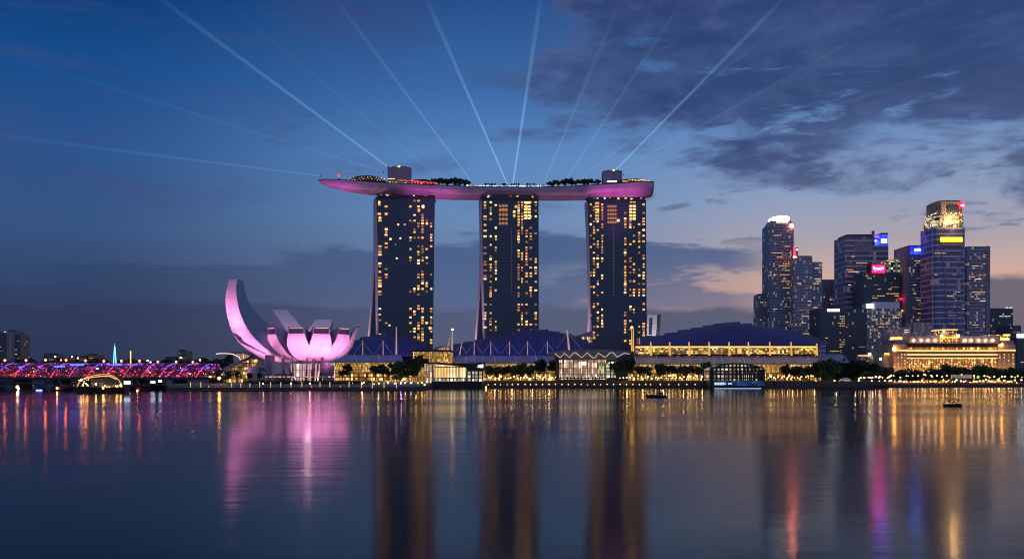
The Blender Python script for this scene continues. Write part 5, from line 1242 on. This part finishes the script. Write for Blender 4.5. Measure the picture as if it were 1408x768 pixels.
for (x0,x1,yt,lab) in ((60,78,486.6,'round topped dark block left of the blue lit spire'),(95,104,489,'small dark block with a yellow lamp on the far bank'),(109,121,489.6,'low dark block in front of a taller one on the far bank'),(119,133,487.6,'flat topped dark block on the far bank'),(226,242,491.4,'low dark block with a yellow light near the bridge end'),(244.6,256,481.8,'slim far block with a white light near the bridge end'),(270,278,492.8,'small far block near the right end of the spiral footbridge')):
    t = far(lab, x0, x1, yt, 1320, 'glass_dark', 4)
    block(MB(), x0+2, x1-2, yt-1.4, 1324, 10, yt).build('roof_plant', 'steel_dark', t)
for x, y in ((76,490),(99,490),(107,492),(84,495),(46,498),(203,495.5),(207,497.6),(230.4,495),(248.6,491),(275,494.5),(281.6,496.3)):
    gl2 = thing('flood_lamp', 'small bright lamp among the dark blocks of the far bank', 'lamp', (PX(x,1290),1290,1.6), 'lamps on the far bank'); MB().tube([(PX(x,1290),1290,1.6),(PX(x,1290),1290,PZ(y,1290))], .3, 5).build('post','steel_dark',gl2); MB().ball(P(x,y,1290), 1.0, 7, 5).build('globe', random.choice(['bulb_white','bulb_warm']), gl2)
s1 = thing('lit_spire', 'pale blue lit twin legged spire behind the bridge', 'spire', (PX(157.8,1200), 1200, 1.6))
for s_ in (-1, 1): MB().tube([P(157.8+s_*2.2,502,1200), P(157.8+s_*.3,476,1200)], [.75,.45], 6).build('leg', 'strip_cyan' if 'strip_cyan' in M else 'neon_cyan_dim', s1) if False else None
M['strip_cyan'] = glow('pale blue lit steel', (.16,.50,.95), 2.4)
for s_ in (-1, 1): MB().tube([P(157.8+s_*2.0,505,1200), P(157.8+s_*.35,476.5,1200)], [.8,.5], 6).build('leg', 'strip_cyan', s1)
MB().tube([P(157.8,476.5,1200), P(157.8,472,1200)], [.4,.1], 6).build('tip', 'strip_cyan', s1)
s2 = thing('lit_mast', 'thin gold lit mast right of the blue lit spire', 'mast', (PX(179.6,1200), 1200, 1.6)); MB().tube([P(179.6,505,1200), P(179.6,482,1200)], [.8,.7], 6).build('pole', 'strip_gold', s2); MB().tube([P(175.6,505,1205), P(175.6,484.6,1205)], [.5,.3], 6).build('dark_pole', 'stone_mauve', s2)
wd = MB(); rnd = random.Random(8)
for i in range(5200):
    x = rnd.uniform(-60, 320); D = rnd.uniform(1270, 1400); top = 497+2.4*math.sin(x*.13)+1.6*math.sin(x*.37+1)
    if x > 285: top -= (x-285)*.22
    c = P(x, top+rnd.random()**1.5*12, D); u = Vector((rnd.gauss(0,1),rnd.gauss(0,1),rnd.gauss(0,1))).normalized(); w = u.orthogonal().normalized(); s = rnd.uniform(1.6,3.4)
    wd.add([c-u*s, c+w*s, c+u*s, c-w*s], [(0,1,2,3)])
tag(wd.build('woods', 'leaf_dark'), 'dark belt of far trees beyond the bridges', 'woods', kind='stuff')
wd = MB()
for i in range(2600):
    x = rnd.uniform(1130, 1420); D = rnd.uniform(862, 905); c = P(x, 508+rnd.random()*14+2*math.sin(x*.2), D); u = Vector((rnd.gauss(0,1),rnd.gauss(0,1),rnd.gauss(0,1))).normalized(); w = u.orthogonal().normalized(); s = rnd.uniform(.8,1.6)
    wd.add([c-u*s, c+w*s, c+u*s, c-w*s], [(0,1,2,3)])
tag(wd.build('undergrowth', 'leaf_dark'), 'dark undergrowth below the trees in front of the hotel', 'undergrowth', kind='stuff')

# ================================================================== boats
def hull_boat(t, x0, x1, D, z0, z1, beam, bow=-1, m='black'):
    """hull lofted along x with a pointed bow on one side"""
    n = 9; mb = MB(); vs = []; L = x1-x0
    for i in range(n+1):
        f = i/n; x = x0+L*f; g = f if bow < 0 else 1-f
        w = beam/2*min(1, (g+.02)*2.6)**.6; sh = (1-min(1, g*2.2))*.35*(z1-z0)
        vs += [(x, D-w, z1+sh), (x, D-w*.72, z0), (x, D+w*.72, z0), (x, D+w, z1+sh)]
    mb.add(vs, [])
    for i in range(n):
        for k in range(4): mb.f.append([4*i+k, 4*i+(k+1) % 4, 4*i+4+(k+1) % 4, 4*i+4+k]); mb.mi.append(0)
    mb.f += [[3,2,1,0], [4*n+k for k in range(4)]]; mb.mi += [0, 0]
    return mb.build('hull', m, t)
D = 12*F/(545.6-512)
b1 = thing('motor_boat', 'dark motor boat with a low cabin drifting in mid bay', 'boat', (PX(902,D), D, 0))
hull_boat(b1, PX(888.2,D), PX(916,D), D, -.3, .95, 3.0, -1)
def bz(y): return PZ(y, D)
MB().ext([(PX(899.5,D),.8),(PX(912,D),.8),(PX(911,D),bz(539.6)),(PX(905.5,D),bz(539.2)),(PX(902.6,D),bz(542))], D-1.1, D+1.1).build('cabin', 'steel_dark', b1)
MB().ext([(PX(904.4,D),bz(543.2)),(PX(906.3,D),bz(543.2)),(PX(906.3,D),bz(541.6)),(PX(905.2,D),bz(541.6))], D-1.2, D-1.12).build('window', 'awning', b1)
MB().ext([(PX(907.3,D),bz(543.2)),(PX(910.4,D),bz(543.2)),(PX(910.2,D),bz(541.4)),(PX(907.3,D),bz(541.4))], D-1.2, D-1.12).build('window', 'glass_slate', b1)
MB().box(PX(905,D), PX(911.4,D), D-1.25, D+1.25, bz(540.1), bz(539.5)).build('cabin_roof', 'black', b1)
MB().tube([(PX(892,D),D-1.0,.95),(PX(892,D),D-1.0,1.7),(PX(899,D),D-1.2,1.7)], .05, 5).build('bow_rail', 'steel_white', b1)
MB().tube([(PX(913,D),D,.9),(PX(913,D),D,2.2)], .05, 5).build('stern_pole', 'steel_white', b1); MB().ball((PX(913,D),D,2.25), .1, 6, 5).build('stern_lamp', 'bulb_white', b1)
D = 12*F/(558.2-512)
M['lantern_glow'] = glow('paper lantern', (1,.62,.34), .9)
b2 = thing('passenger_boat', 'small black boat full of passengers and lanterns on the right of the bay', 'boat', (PX(1310,D), D, 0))
hull_boat(b2, PX(1298.2,D), PX(1322,D), D, -.3, .86, 2.4, 1)
MB().tube([(PX(x,D),D-1.1,z) for x, z in ((1301,.8),(1303.5,2.1),(1308,2.55),(1314,2.55),(1317.5,2.1),(1319.5,.8))], .07, 6).build('canopy_frame', 'black', b2)
mb = MB(); mb.ext([(PX(1303.4,D),2.1),(PX(1308,D),2.5),(PX(1314,D),2.5),(PX(1317.6,D),2.1),(PX(1314,D),2.62),(PX(1308,D),2.62)], D-1.1, D+1.1).build('canopy', 'black', b2)
for x, z in ((1302,1.2),(1305.6,1.25),(1310.4,1.2),(1315.6,1.2),(1306.6,1.95),(1312.2,1.95),(1319.6,1.1)):
    MB().ball((PX(x,D), D-1.25, z), .19, 8, 6).build('lantern', 'lantern_glow', b2)
skin = mat('skin', (.35,.22,.16), .6); coat = mat('dark coat', (.015,.015,.022), .8); M['skin'] = skin; M['coat'] = coat
def seated(x, y, z, k):
    """one continuous seated body: pelvis, torso, neck, head, arms on the lap, thighs and shins"""
    me = bpy.data.meshes.new('person'); 
    V = [((0,0,0),.15),((0,0,.28),.16),((0,0,.50),.15),((0,0,.60),.065),((0,-.02,.74),.105),((0,-.02,.84),.075),
         ((-.20,0,.50),.07),((-.24,-.05,.24),.055),((-.12,-.26,.14),.045),((.20,0,.50),.07),((.24,-.05,.24),.055),((.12,-.26,.14),.045),
         ((-.10,-.38,.0),.08),((-.10,-.40,-.40),.055),((-.10,-.52,-.44),.045),((.10,-.38,.0),.08),((.10,-.40,-.40),.055),((.10,-.52,-.44),.045)]
    Ed = [(0,1),(1,2),(2,3),(3,4),(4,5),(2,6),(6,7),(7,8),(2,9),(9,10),(10,11),(0,12),(12,13),(13,14),(0,15),(15,16),(16,17)]
    me.from_pydata([v for v, r in V], Ed, []); o = bpy.data.objects.new('person', me); COL.objects.link(o)
    md = o.modifiers.new('skin', 'SKIN'); 
    for i, (v, r) in enumerate(V): me.skin_vertices[0].data[i].radius = (r, r)
    me.skin_vertices[0].data[0].use_root = True
    o.modifiers.new('smooth', 'SUBSURF').levels = 1; me.materials.append(coat)
    o.location = (x, y, z); o.rotation_euler = (0, 0, k)
    h_ = MB().ball((x, y+.01, z+.80), .108, 8, 6, sz=1.15); hh = h_.build('hair', 'black', None); hh.location = (0,0,0)
    bpy.data.objects.remove(hh); hm = MB().ball((0,.015,.80), .112, 8, 6).mesh('hair', 'black'); ho = bpy.data.objects.new('hair', hm); COL.objects.link(ho); ho.parent = o
    return o
for i, (x, dy, k) in enumerate(((1304.2,-.6,.9),(1307.6,-.2,.3),(1310.2,-.7,-.2),(1313.6,-.3,.1),(1316.6,-.6,-.9))):
    tag(seated(PX(x,D), D+dy, 1.28, k), 'passenger in dark clothes seated in the small black boat', 'person', 'passengers of the small black boat')
# tour barge with the gold arch, pontoons and a dark boat by the bridge
D = 12*F/(540.2-512)
M['arch_gold'] = glow('gold lit arch', (1,.56,.14), .8)
b3 = thing('tour_barge', 'black barge with a gold lit arched canopy in front of the bridge', 'barge', (PX(136,D), D, 0))
hull_boat(b3, PX(101,D), PX(171,D), D+4, -.4, PZ(532.6,D), 8, -1)
for s_ in (0, 7.4):
    MB().tube([P(*q, D+s_) for q in ((106,531.5),(110,523),(117,519),(128,516),(140,514.2),(149,514.4),(157,517),(163,521.5),(166,526.5),(168,532))], .26, 6).build('canopy_arch', 'arch_gold', b3)
MB().tube([P(*q, D+.5) for q in ((117,520),(130,517.8),(143,516.6),(152,517.2),(160,521))], .2, 5).build('inner_arch', 'strip_gold', b3)
mb = MB(); A = [(112,521.5),(128,516.6),(140,514.9),(149,515),(157,517.6),(163,522)]
vs = []
for x, y in A: vs += [tuple(P(x,y,D+.2)), tuple(P(x,y,D+.2)+Vector((0,7,0)))]
mb.add(vs, [(2*i,2*i+1,2*i+3,2*i+2) for i in range(len(A)-1)]); cno = mb.build('canopy', 'steel_dark', b3)
sd_ = cno.modifiers.new('thickness','SOLIDIFY'); sd_.thickness = .15
MB().box(PX(122,D), PX(164,D), D+3, D+6.4, PZ(532.6,D), PZ(520,D)).build('cabin', 'glass_dark', b3)
for i in range(46):
    if i < 26: x, y = random.uniform(108,122), random.uniform(521,531)
    else: x, y = 105+i*1.35, random.uniform(529.6,532)
    MB().ball(P(x, y, D-.1-random.random()), random.choice([.13,.18,.28]), 6, 4).build('string_lamp', random.choice(['bulb_warm','win_yellow','win_bright']), b3)
for x, y in ((112,521.6),(132,527.5),(166,529),(141.8,533)): MB().ball(P(x,y,D-.6), .5, 7, 5).build('deck_lamp', 'bulb_warm', b3)
b4 = thing('work_pontoon', 'low dark pontoon left of the gold arched barge', 'pontoon', (PX(86,590), 590, 0)); hull_boat(b4, PX(71,590), PX(103,590), 590, -.3, 2.4, 7, -1); MB().box(PX(84,590), PX(98,590), 588, 592, 2.2, 4.2).build('deck_house', 'steel_dark', b4); MB().ball(P(78.4,533.4,586), .5, 7, 5).build('deck_lamp', 'bulb_orange', b4)
b5 = thing('landing_pontoon', 'low dark landing pontoon right of the gold arched barge', 'pontoon', (PX(186,600), 600, 0)); hull_boat(b5, PX(166,600), PX(206,600), 600, -.3, 2.8, 8, 1); MB().box(PX(170,600), PX(198,600), 598, 603, 2.6, 4.4).build('deck_house', 'steel_dark', b5)
win(b5, PX(174.6,598), 597.6, PZ(525.6,598), 4.4, 2.0, 'neon_cyan', .5, name='work_light'); MB().ball(P(189,536.4,596), .35, 7, 5).build('deck_lamp', 'bulb_orange', b5)
b6 = thing('moored_boat', 'dark moored boat with two pale cabin lights by the museum quay', 'boat', (PX(216,612), 612, 0)); hull_boat(b6, PX(205,612), PX(229,612), 612, -.3, 3.4, 7, -1); MB().box(PX(207,612), PX(226,612), 609.5, 614.5, 3.2, PZ(521.5,612)).build('cabin', 'black', b6)
for x, y, w in ((210,525,2.8),(220,523.5,2.0)): win(b6, PX(x,609), 609.3, PZ(y,609), w, 1.4, 'neon_cyan', .4, name='cabin_light')
